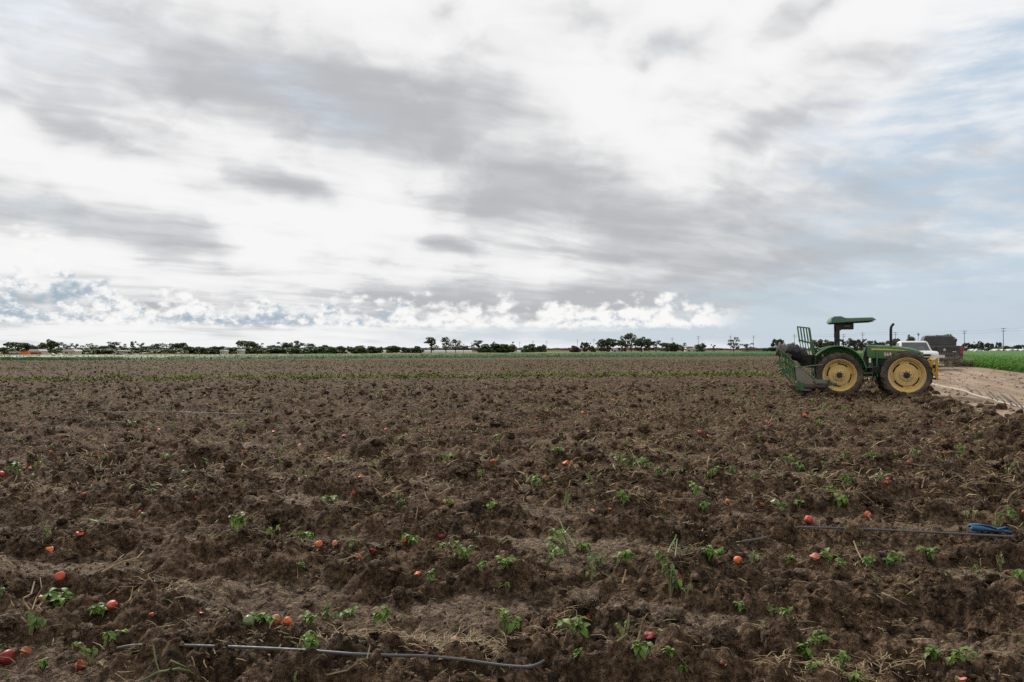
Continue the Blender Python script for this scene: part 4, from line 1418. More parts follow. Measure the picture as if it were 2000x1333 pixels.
for i, (px, top, wpx, kind, Y) in enumerate(sorted(TREES)):
    red = kind == 'red'
    k = 'bush' if red else kind
    crown, trunk, w, h = KINDS_[k][(i * 7 + i // 3) % len(KINDS_[k])]
    base = -.40
    z_top = (HZ - top) / F * Y + CAMH
    H = (z_top - base) / h
    X = (px - 1000) / F * Y
    Wd = wpx / F * Y / w * 1.12
    t = empty(NAMES_[k], (X, Y, base), random.uniform(0, 6.28))
    t.scale = (Wd, Wd, H)
    if red:
        crown = crown.copy(); crown.materials.clear(); crown.materials.append(MATS['red_foliage'])
    link('trunk', trunk, t); link('crown', crown, t)
    count[kind] = count.get(kind, 0) + 1
    if red: lab = 'dull red-brown bushy tree on the skyline'
    elif kind in ('palm', 'bare'): lab = WORD[kind] + ' on the skyline'
    else: lab = f'{WORD[kind]}, {ORD[count[kind] - 1]} of its kind from the left along the skyline'
    tag(t, lab, 'tree', 'trees along the skyline')

# distant low woodland that reads as one grey-green line,
rng = np.random.default_rng(8)
pr = []
for k in range(420):
    Y = rng.uniform(1500, 2300); X = rng.uniform(-.72, .72) * Y
    hgt = rng.uniform(3.5, 7.0) * (1.5 if rng.random() < .12 else 1)
    wd = rng.uniform(10, 34)
    v, f = clump(rng, (0, 0, 0), 1.0, 60, .30)
    v = v * np.array([wd, wd * .5, hgt * .62]) + np.array([X, Y, hgt * .42 - .4])
    pr.append((v, f))
o = link('distant_woodland', np_mesh('distant_woodland', *merge(pr), smooth=False), None, MATS['euc_foliage'])
tag(o, 'thin line of far-off woodland under the sky', 'woodland', None, 'stuff')
# ------------------------------------------------------------------ utility poles and wires
paint('pole_wood', (.085, .070, .058), .9, .4, (.14, .12, .10), .6, spec=.1)
paint('wire_metal', (.05, .05, .052), .6, .2)
POLES = [(921, 669), (1015, 668), (1041, 666), (1068, 666), (1128, 664), (1160, 662), (1313, 660), (1364, 657), (1427, 656), (1472, 656), (1552, 654), (1648, 653), (1685, 650), (1749, 649), (1884, 646), (1960, 641), (2060, 634)]
tops = []
cnt = 0
for px, top in POLES:
    Y = min(9.6 * F / (HZ - top), 760)
    X = (px - 1000) / F * Y
    H = CAMH + (HZ - top) / F * Y + .45
    t = empty('utility_pole', (X, Y, -.45))
    MB().tube([(0, 0, 0), (0, 0, H)], [.17, .11], 8).build('post', 'pole_wood', t)
    arms = []
    for dz_, L in ((.35, 2.4), (1.5, 2.0)):
        MB().box((0, -.16, H - dz_), (L, .10, .12)).build('crossarm', 'pole_wood', t)
        for q in (-.48, -.2, .2, .48):
            MB().tube([(L * q, -.16, H - dz_ + .05), (L * q, -.16, H - dz_ + .26)], .05, 6).build('insulator', 'wire_metal', t)
            arms.append((X + L * q, Y - .16, H - .45 - dz_ + .26))
    tops.append(arms)
    if px <= 2000:
        cnt += 1
    tag(t, f'wooden utility pole, {ORD[max(cnt, 1) - 1]} from the left along the skyline' if px <= 2000 else 'wooden utility pole just past the right edge', 'utility pole', 'utility poles along the skyline')
for i in range(10, len(tops) - 1):
    for j in (0, 3, 4, 7):
        a, b = Vector(tops[i][j]), Vector(tops[i + 1][j])
        pts = [a.lerp(b, q) - Vector((0, 0, 4 * q * (1 - q) * (a - b).length * .010)) for q in np.linspace(0, 1, 9)]
        o = MB().tube(pts, .013, 4).build('power_line', 'wire_metal')
        side = ('lowest outer', '', '', 'lowest inner', 'upper outer', '', '', 'upper inner')[j]
        tag(o, f'thin power line, {side} of the span between the {ORD[i]} and {ORD[min(i + 1, 16)]} utility poles', 'power line', 'power lines on the poles')

# ------------------------------------------------------------------ small far things along the crop
paint('tarp_orange', (.62, .13, .03), .7, .1)
paint('trailer_red', (.30, .015, .018), .6, .2)
paint('trailer_white', (.48, .45, .41), .6, .3, (.35, .3, .24), .4)
paint('sheet_white', (.52, .52, .50), .5, .12, (.5, .48, .42), .05)
paint('shed_grey', (.30, .29, .27), .7, .3)
paint('fence_grey', (.10, .10, .09), .9, .4)
def far_at(px, Y, base=None):
    return Vector(((px - 1000) / F * Y, Y, base if base is not None else .02))


def box_trailer(name, label, px, Y, w, h, mat, z0=.5, cat='trailer'):
    p0 = far_at(px, Y); t = empty(name, p0)
    MB().box((0, 0, z0 + h / 2), (w, 2.0, h)).build('body', mat, t, .05)
    MB().box((0, 0, z0 + h + .04), (w + .1, 2.1, .08)).build('roof', 'trailer_white', t)
    for s in (-1, 1):
        MB().lathe([(.001, -.1), (.32, -.1), (.32, .1), (.001, .1)], c=(s * w * .3, -1.0, .32), n=12).build('wheel', 'tyre_rubber', t)
    MB().box((w * .1, -1.01, z0 + h * .62), (w * .35, .03, h * .3)).build('window', 'window_glass', t)
    MB().bar((w / 2, 0, z0 + .1), (w / 2 + .8, 0, .4), .08).build('drawbar', 'black_metal', t)
    tag(t, label, cat)
    return t


Yl = 200
box_trailer('portable_trailer', 'small pale trailer, outermost of two beside the orange shade tarp', 26, Yl, 1.0, .75, 'trailer_white', .25)
box_trailer('portable_trailer', 'small pale trailer right next to the orange shade tarp', 37, Yl, 1.0, .75, 'trailer_white', .25)
t = empty('shade_tarp', far_at(51, Yl))
MB().prism([(-.95, .55), (-.70, 1.15), (.75, 1.15), (.95, .55), (.72, 1.09), (-.68, 1.09)], -1, 1).build('sheet', 'tarp_orange', t)
MB().box((0, -.98, .62), (1.75, .03, .75)).build('side_sheet', 'tarp_orange', t)
for a in (-.7, .7):
    for b in (-.9, .9): MB().tube([(a, b, 0), (a, b, 1.1)], .03, 6).build('pole', 'black_metal', t)
tag(t, 'bright orange shade tarp at the far edge of the crop', 'tarp')
box_trailer('red_trailer', 'dark red box trailer beside the orange tarp', 70, Yl, 1.6, .62, 'trailer_red', .30)
def far_car(label, px, Y, L=1.9, hgt=.5, mat='white_paint', name='parked_car'):
    t = empty(name, far_at(px, Y))
    k = L / 4.2
    MB().prism([(-2.1 * k, .30 * k), (-2.1 * k, .85 * k), (-1.5 * k, .95 * k), (-1.0 * k, 1.42 * k), (.5 * k, 1.42 * k), (1.05 * k, .95 * k), (2.0 * k, .82 * k), (2.1 * k, .30 * k)], -.85 * k, .85 * k).build('body', mat, t, .03)
    MB().prism([(-.98 * k, 1.0 * k), (-.80 * k, 1.34 * k), (.42 * k, 1.34 * k), (.82 * k, 1.0 * k)], -.87 * k, .87 * k).build('window', 'dark_glass', t)
    for x_ in (-1.3, 1.3):
        for s in (-1, 1):
            MB().lathe([(.001, -.09 * k), (.33 * k, -.09 * k), (.33 * k, .09 * k), (.001, .09 * k)], c=(x_ * k, s * .8 * k, .33 * k), n=12).build('wheel', 'tyre_rubber', t)
    tag(t, label, 'car')
    return t
far_car('small white car parked right of the red trailer', 101, 205, 1.9)
far_car('small white car, farther from the red trailer than its twin', 117, 210, 1.6)
far_car('white car parked at the foot of the distant dark trees', 546, 300, 4.4)
# harvest aid: white roofed machine with long low deck
t = empty('harvest_machine', far_at(246, 210))
MB().box((0, 0, .42), (6.6, 1.6, .10)).build('deck', 'sheet_white', t)
MB().box((-.6, 0, 1.22), (2.9, 1.7, .10), (0, R(2), 0)).build('canopy', 'sheet_white', t)
MB().box((-.9, 0, .80), (1.5, 1.2, .62)).build('cabin', 'shed_grey', t, .05)
MB().bar((-2.2, 0, .5), (-3.4, 0, 1.5), .35, .16).build('elevator', 'shed_grey', t)
for a in (-1.9, .7):
    for b in (-.7, .7): MB().tube([(a, b, .4), (a, b, 1.2)], .05, 6).build('post', 'shed_grey', t)
for a in (-1.8, 1.6):
    for b in (-.8, .8): MB().lathe([(.001, -.12), (.36, -.12), (.36, .12), (.001, .12)], c=(a, b, .34), n=12).build('wheel', 'tyre_rubber', t)
tag(t, 'white field machine with flat roof and long deck in the far crop', 'field machine')
# sheds with pitched roofs
def shed(label, px, Y, w, h, mat='trailer_white', z0=-.4, d_=4.0):
    t = empty('farm_shed', far_at(px, Y, z0))
    MB().box((0, 0, h * .36), (w, d_, h * .72)).build('wall', mat, t)
    MB().prism([(-w / 2 - .2, h * .70), (w / 2 + .2, h * .70), (w / 2 - w * .12, h), (-w / 2 + w * .12, h)], -d_ / 2 - .3, d_ / 2 + .3).build('roof', 'sheet_white', t)
    MB().box((w * .18, -d_ / 2 - .02, h * .28), (w * .16, .05, h * .5)).build('door', 'shed_grey', t)
    MB().box((-w * .2, -d_ / 2 - .02, h * .42), (w * .2, .05, h * .24)).build('window', 'dark_glass', t)
    tag(t, label, 'shed')
for lab, px, Y, w, h in (('low pale shed behind the red trailer', 74, 260, 3.4, 2.1), ('long low pale shed behind the white cars', 141, 265, 4.2, 2.0), ('small white shed by the dark hedge trees', 438, 290, 1.6, 1.9),
                         ('white shed roof peeping out between round trees', 471, 292, 1.5, 2.2), ('pale shed between two dark trees, right of the white shed roof', 510, 310, 2.6, 2.0),
                         ('long white shed with dark trees behind, mid skyline', 1349, 470, 7.0, 3.0), ('low pale shed behind the tall eucalyptus clump', 1205, 480, 7.0, 2.6)):
    shed(lab, px, Y, w, h)
# long white plastic-covered tunnels behind the round trees
for k, (x0, x1, Y) in enumerate(((668, 790, 470), (800, 922, 480), (1010, 1030, 500))):
    p0, p1 = far_at(x0, Y, -.4), far_at(x1, Y, -.4)
    L = (p1 - p0).x
    t = empty('plastic_tunnel', (p0 + p1) / 2)
    MB().lathe([(1.5, -L / 2), (1.5, L / 2)], n=10, axis='x', a0=0, a1=math.pi).build('cover', 'sheet_white', t)
    MB().prism([(math.cos(a) * 1.49, math.sin(a) * 1.49) for a in np.linspace(0, math.pi, 9)], -.02, .02).xf(Matrix.Translation((-L / 2, 0, 0)) @ Matrix.Rotation(R(90), 4, 'Z')).build('end_wall', 'sheet_white', t)
    tag(t, ('long white plastic tunnel behind the row of round trees', 'long white plastic tunnel behind the two brownish eucalyptus', 'short white plastic tunnel beside the bushy clump')[k], 'greenhouse', 'plastic tunnels')
# yard on the right: white pickups, tents, fence, pipe stand
for lab, px, Y, L in (('white van parked between the two tall poles', 1911, 300, 3.0), ('white pickup nose to tail with the white van', 1923, 300, 1.9)):
    c_ = far_car(lab, px, Y, L)
    c_.location.z = .48; c_.scale = (1, 1, 1.3)
for k, (px, w) in enumerate(((1945, 3.2), (1956, 2.4), (1972, 3.6), (1982, 2.2), (1996, 3.4), (1898, 2.2))):
    t = empty('yard_tent', far_at(px, 430, .3))
    w2 = w / 2
    MB().prism([(-w2, 0), (-w2, .9), (0, 1.55), (w2, .9), (w2, 0)], -2.5, 2.5).build('cover', 'sheet_white', t)
    MB().box((0, -2.52, .55), (w * .3, .04, 1.1)).build('opening', 'shed_grey', t)
    tag(t, ('white yard tent just left of the tallest pole' if px == 1945 else 'small white yard tent behind the parked van' if px == 1898 else f'white yard tent, {ORD[k]} along the row right of the van'), 'tent', 'white tents in the far yard')
t = empty('pipe_stand', far_at(1936, 215, .48))
MB().tube([(-.42, 0, .3), (-.42, 0, .78), (-.36, 0, .84), (.3, 0, .84), (.36, 0, .78)], .09, 8).build('pipe', 'white_paint', t)
MB().box((-.42, 0, .15), (.3, .3, .5)).build('base', 'shed_grey', t)
tag(t, 'short white bent standpipe at the far edge of the right crop', 'standpipe')
t = empty('board_fence', far_at(1472, 470, -.4))
for k in range(15):
    MB().box((-6.6 + k * .94, 0, .9), (.14, .14, 1.9)).build('post', 'fence_grey', t)
for z_ in (.5, 1.0, 1.5): MB().box((0, -.1, z_), (13.6, .05, .34)).build('rail', 'fence_grey', t)
tag(t, 'grey board fence on the skyline left of the implement', 'fence')

# ------------------------------------------------------------------ pepper plants, peppers, stalks
leafmat('pepper_leaf', (.090, .180, .028), (.190, .275, .062), .55, .30, .22, .28)
leafmat('wilted_leaf', (.100, .150, .055), (.165, .210, .090), .6, .2, .25, .35)
leafmat('pale_leaf', (.150, .195, .060), (.25, .27, .12), .6, .2, .25, .2)
paint('green_stem', (.105, .150, .045), .6, .3, (.20, .17, .10), 8)
paint('dry_stem', (.27, .205, .12), .85, .45, (.14, .10, .065), 9, spec=.1)
paint('dark_stem', (.105, .075, .050), .9, .4, (.16, .12, .08), 9, spec=.1)


def pepper_mat(name, c1, c2, rough=.32, dust=.35):
    m, N, p, o = new_mat(name)
    co = N.node('ShaderNodeTexCoord').outputs['Object']
    oi = N.node('ShaderNodeObjectInfo').outputs['Random']
    n1 = N.noise(N.vm('ADD', co, N.vec(N.mul(oi, 9.0), 0.0, 0.0)), 16, 3, .55); n2 = N.noise(co, 60, 4, .6)
    c = N.mix(N.ss(n1, .40, .64), c1, c2)
    f = N.mul(N.ss(N.add(N.mul(n1, .4), N.mul(n2, .6)), .46, .68), dust)
    c = N.mix(f, c, (.15, .105, .072))
    N.t.links.new(c, p.inputs['Base Color'])
    N.put(p.inputs['Roughness'], N.m('ADD', rough, N.mul(f, .6), clamp=True))
    p.inputs['Specular IOR Level'].default_value = .3
    bump(N, p, n2, .1, .003)


pepper_mat('pepper_red', (.44, .040, .028), (.58, .13, .075), .52, .6)
pepper_mat('pepper_orange', (.56, .075, .028), (.66, .22, .06), .52, .55)
pepper_mat('pepper_pink', (.50, .125, .095), (.52, .24, .18), .55, .6)
pepper_mat('pepper_dark', (.16, .010, .012), (.30, .018, .016), .45, .5)
pepper_mat('pepper_green', (.105, .160, .055), (.19, .22, .10), .4, .35)
pepper_mat('pepper_rotten', (.33, .085, .030), (.22, .07, .035), .75, .7)


def pepper_mesh(seed, crush=0.0):
    rng = np.random.default_rng(seed)
    nu, nv = 22, 12
    ph = rng.uniform(0, 6.28); lobes = int(rng.choice([3, 4, 4]))
    V_, F_ = [], []
    for j in range(nv + 1):
        t = j / nv
        # from the blossom end (t=0) to the stalk end, with a dimple at either end
        r = (math.sin(math.pi * min(max(t, .001), .999)) ** .48) * (.80 + .22 * t)
        z = -1 + 2 * t
        if t > .88: z -= (t - .88) * 3.4
        if t < .10: z += (.10 - t) * 2.2
        for i in range(nu):
            a = 2 * math.pi * i / nu
            lob = 1 + (.10 * (1 - .35 * t)) * math.cos(lobes * a + ph) + .04 * math.cos(2 * a + ph * 2)
            x, y = math.cos(a) * r * lob * .92, math.sin(a) * r * lob * .92
            zz = z * 1.02
            if crush:
                y *= 1 - .5 * crush
                k = crush * .35 * math.sin(3 * a + 4 * t + seed)
                x *= 1 + k; zz *= 1 - .2 * crush; y += crush * .22 * math.sin(5 * t + ph + 2 * a)
            V_.append((x, y, zz))
    for j in range(nv):
        for i in range(nu):
            F_.append((j * nu + i, j * nu + (i + 1) % nu, (j + 1) * nu + (i + 1) % nu, (j + 1) * nu + i))
    F_.append(tuple(range(nu - 1, -1, -1))); F_.append(tuple(range(nv * nu, nv * nu + nu)))
    mb = MB(); mb._add(V_, F_)
    return mb


PEP_SHAPES = [pepper_mesh(s, c) for s, c in ((1, 0), (2, 0), (3, .15), (4, .6), (5, .9), (6, .05))]
_pm = {}
def pep_mesh(shape, mat):
    k = (shape, mat)
    if k not in _pm:
        me = PEP_SHAPES[shape].mesh('pepper')
        me.materials.append(MATS[mat]); _pm[k] = me
    return _pm[k]


_sm = MB().tube([(0, 0, .80), (.03, 0, 1.05), (.12, .03, 1.28), (.2, .05, 1.42)], [.16, .10, .085, .10], 7)._add(
    [(math.cos(a) * .42, math.sin(a) * .42, .84) for a in np.linspace(0, 2 * math.pi, 9)[:-1]] + [(0, 0, .90)], [(i, (i + 1) % 8, 8) for i in range(8)])
STALK_ME = _sm.mesh('stalk'); STALK_ME.materials.append(MATS['green_stem'])

DESC = {'pepper_red': 'red bell pepper', 'pepper_orange': 'orange-red bell pepper', 'pepper_pink': 'faded pink bell pepper', 'pepper_dark': 'dark red bell pepper',
        'pepper_green': 'pale green bell pepper', 'pepper_rotten': 'rotten brownish pepper'}


def zone(px, py):
    if py > 1262: return 'in front of the front hose'
    if py > 1170: return 'close behind the front hose'
    if py > 1085: return 'between the two drip hoses'
    if py > 1025: return 'level with the rear hose'
    if py > 960: return 'just beyond the rear hose'
    if py > 870: return 'in the middle distance'
    return 'far out toward the crop'


PEPPERS = [  # pixel x, y, width in pixels, colour, shape
    (158, 1041, 17, 'pepper_red', 0), (100, 1070, 18, 'pepper_orange', 3), (120, 1147, 22, 'pepper_red', 1), (86, 1164, 26, 'pepper_pink', 3), (115, 1170, 20, 'pepper_pink', 2), (221, 1187, 24, 'pepper_red', 0),
    (199, 1193, 20, 'pepper_rotten', 4), (16, 1280, 34, 'pepper_dark', 1), (51, 1270, 24, 'pepper_rotten', 4), (157, 1291, 36, 'pepper_rotten', 4), (395, 1194, 16, 'pepper_dark', 4), (298, 1204, 11, 'pepper_red', 3), (487, 1212, 28, 'pepper_green', 1),
    (624, 1061, 18, 'pepper_orange', 0), (655, 1065, 15, 'pepper_pink', 2), (702, 1083, 18, 'pepper_pink', 4), (729, 1080, 18, 'pepper_dark', 4), (862, 1048, 14, 'pepper_dark', 2), (790, 1064, 12, 'pepper_red', 1), (816, 1130, 13, 'pepper_orange', 3),
    (539, 1212, 28, 'pepper_red', 2), (563, 1215, 22, 'pepper_orange', 1), (885, 1243, 16, 'pepper_pink', 4),
    (1440, 1095, 20, 'pepper_orange', 1), (1268, 1237, 26, 'pepper_dark', 3), (1325, 1129, 14, 'pepper_rotten', 4), (1411, 1294, 16, 'pepper_rotten', 4), (1150, 1212, 8, 'pepper_red', 4),
    (1578, 1013, 20, 'pepper_red', 0), (1693, 1005, 16, 'pepper_red', 1), (1590, 1100, 20, 'pepper_pink', 3), (1873, 1330, 24, 'pepper_pink', 4), (1967, 1116, 10, 'pepper_red', 1), (1997, 1004, 8, 'pepper_red', 1),
    (5, 925, 13, 'pepper_red', 0), (48, 917, 7, 'pepper_pink', 1), (60, 917, 9, 'pepper_pink', 2), (67, 928, 12, 'pepper_green', 1), (190, 888, 10, 'pepper_red', 1), (100, 885, 8, 'pepper_red', 0), (478, 889, 11, 'pepper_orange', 0),
    (404, 790, 6, 'pepper_pink', 0), (322, 778, 5, 'pepper_orange', 3), (311, 842, 8, 'pepper_pink', 0), (290, 842, 9, 'pepper_rotten', 3), (448, 842, 5, 'pepper_red', 0), (436, 844, 5, 'pepper_red', 1), (165, 969, 12, 'pepper_rotten', 3), (385, 973, 11, 'pepper_dark', 2),
    (275, 1000, 10, 'pepper_red', 2), (281, 1005, 12, 'pepper_green', 0), (360, 922, 13, 'pepper_green', 1), (44, 822, 6, 'pepper_rotten', 2), (267, 882, 6, 'pepper_red', 0), (42, 837, 5, 'pepper_pink', 1),
    (535, 842, 10, 'pepper_red', 3), (786, 792, 6, 'pepper_red', 0), (738, 833, 7, 'pepper_dark', 2), (753, 846, 7, 'pepper_red', 3), (672, 850, 9, 'pepper_pink', 3), (838, 845, 6, 'pepper_red', 1), (643, 896, 9, 'pepper_orange', 0), (705, 932, 11, 'pepper_orange', 0),
    (690, 976, 12, 'pepper_dark', 3), (868, 983, 9, 'pepper_orange', 0), (884, 981, 7, 'pepper_orange', 1), (937, 930, 7, 'pepper_red', 1), (963, 899, 14, 'pepper_rotten', 3), (755, 885, 6, 'pepper_dark', 1), (993, 921, 12, 'pepper_rotten', 3), (586, 869, 10, 'pepper_pink', 4), (795, 816, 7, 'pepper_dark', 4), (853, 816, 9, 'pepper_dark', 4),
    (1198, 783, 8, 'pepper_orange', 0), (1190, 790, 6, 'pepper_dark', 1), (1138, 811, 8, 'pepper_orange', 2), (1048, 816, 8, 'pepper_rotten', 3), (1047, 844, 5, 'pepper_orange', 1), (1065, 846, 5, 'pepper_pink', 0), (1081, 844, 5, 'pepper_orange', 2), (1149, 842, 7, 'pepper_pink', 1),
    (1248, 832, 7, 'pepper_dark', 3), (1304, 817, 8, 'pepper_dark', 3), (1366, 844, 9, 'pepper_red', 0), (1385, 853, 12, 'pepper_pink', 4), (1105, 901, 18, 'pepper_orange', 3), (1116, 904, 9, 'pepper_pink', 2), (1066, 934, 6, 'pepper_orange', 0), (1283, 889, 8, 'pepper_rotten', 1),
    (1158, 998, 10, 'pepper_pink', 2), (1191, 998, 6, 'pepper_pink', 3), (1420, 983, 11, 'pepper_orange', 0), (1488, 983, 12, 'pepper_red', 0), (1300, 992, 8, 'pepper_dark', 4), (1473, 780, 6, 'pepper_red', 0), (1497, 828, 6, 'pepper_pink', 1), (1085, 988, 10, 'pepper_dark', 3), (1453, 841, 8, 'pepper_dark', 4), (1231, 841, 4, 'pepper_dark', 0),
    (1714, 806, 13, 'pepper_red', 4), (1842, 831, 8, 'pepper_red', 3), (1903, 843, 7, 'pepper_pink', 0), (1981, 812, 7, 'pepper_red', 1), (1571, 815, 10, 'pepper_orange', 3), (1773, 904, 7, 'pepper_orange', 0), (1862, 886, 8, 'pepper_dark', 2), (1734, 935, 9, 'pepper_red', 0),
    (1513, 981, 18, 'pepper_green', 1), (1525, 996, 12, 'pepper_green', 0), (1730, 949, 10, 'pepper_orange', 3), (1843, 893, 9, 'pepper_rotten', 4), (1502, 827, 6, 'pepper_red', 0), (1250, 700 + 34, 4, 'pepper_red', 3), (1493, 730, 9, 'pepper_orange', 4),
]
from collections import defaultdict
zc_count = defaultdict(int); zc_total = defaultdict(int)
def pkey(q): return (DESC[q[3]], zone(q[0], q[1]))
for q in PEPPERS: zc_total[pkey(q)] += 1
rp_ = random.Random(5)
for px, py, wpx, mat, sh in sorted(PEPPERS):
    X, Y, z = GS(px, py + wpx * .35)
    sc = wpx / F * math.hypot(Y, CAMH) / 2 * .92
    sc = min(max(sc, .020), .055)
    if sh in (0, 1) and rp_.random() < .55: sh = 2 if rp_.random() < .5 else 3
    o = link('bell_pepper', pep_mesh(sh, mat))
    o.scale = (sc, sc, sc)
    o.location = (X, Y, z + sc * (.42 if sh < 3 else .28))
    o.rotation_euler = (rp_.uniform(.6, 2.2), rp_.uniform(-.5, .5), rp_.uniform(0, 6.28))
    k = (DESC[mat], zone(px, py)); zc_count[k] += 1
    tail = '' if zc_total[k] == 1 else f', {ORD[zc_count[k] - 1]} from left'
    tag(o, f'{k[0]} {k[1]}{tail}', 'bell pepper', 'bell peppers left on the soil')
    if wpx >= 10 and mat != 'pepper_rotten':
        link('stalk', STALK_ME, o)


# leaf shapes shared by every plant
def leaf_mesh(seed, mat, droop=.5, curl=.25):
    rng = np.random.default_rng(seed)
    n = 7
    prof = [0.06, .30, .44, .46, .36, .19, .015]
    V_, F_ = [], []
    for i in range(n):
        t = i / (n - 1)
        z = .12 * math.sin(t * 2.2) - droop * t * t * .8
        x = t * (1 - .18 * droop * t)
        w = prof[i] * .60
        wob = .03 * math.sin(i * 2.1 + seed)
        V_ += [(x, -w, z + curl * w * .9 + wob), (x, 0, z), (x, w, z + curl * w * .9 - wob)]
    for i in range(n - 1):
        for k in (0, 1):
            a = i * 3 + k
            F_.append((a, a + 3, a + 4, a + 1))
    V_ += [(-.16, 0, -.02)]
    F_ += [(21, 0, 1), (21, 1, 2)]
    mb = MB(); mb._add(V_, F_)
    bm = bmesh.new()
    vs = [bm.verts.new(p_) for p_ in V_]
    for q in F_: bm.faces.new([vs[i] for i in q]).smooth = True
    bm.normal_update()
    me = bpy.data.meshes.new('leaf'); bm.to_mesh(me); bm.free()
    me.materials.append(MATS[mat])
    return me


LEAVES = {'fresh': [leaf_mesh(s, 'pepper_leaf', dr, cu) for s, dr, cu in ((1, .25, .3), (2, .5, .2), (3, .8, .35), (4, .4, .5))],
          'wilted': [leaf_mesh(s, 'wilted_leaf', dr, cu) for s, dr, cu in ((5, .7, .7), (6, 1.0, .8), (7, .5, .9))],
          'pale': [leaf_mesh(s, 'pale_leaf', dr, cu) for s, dr, cu in ((8, .4, .6), (9, .7, .7))]}


def mesh_np(me):
    v = np.empty(len(me.vertices) * 3, np.float32); me.vertices.foreach_get('co', v)
    return v.reshape(-1, 3), [tuple(p_.vertices) for p_ in me.polygons]
LEAF_NP = {k: [mesh_np(m_) for m_ in v] for k, v in LEAVES.items()}

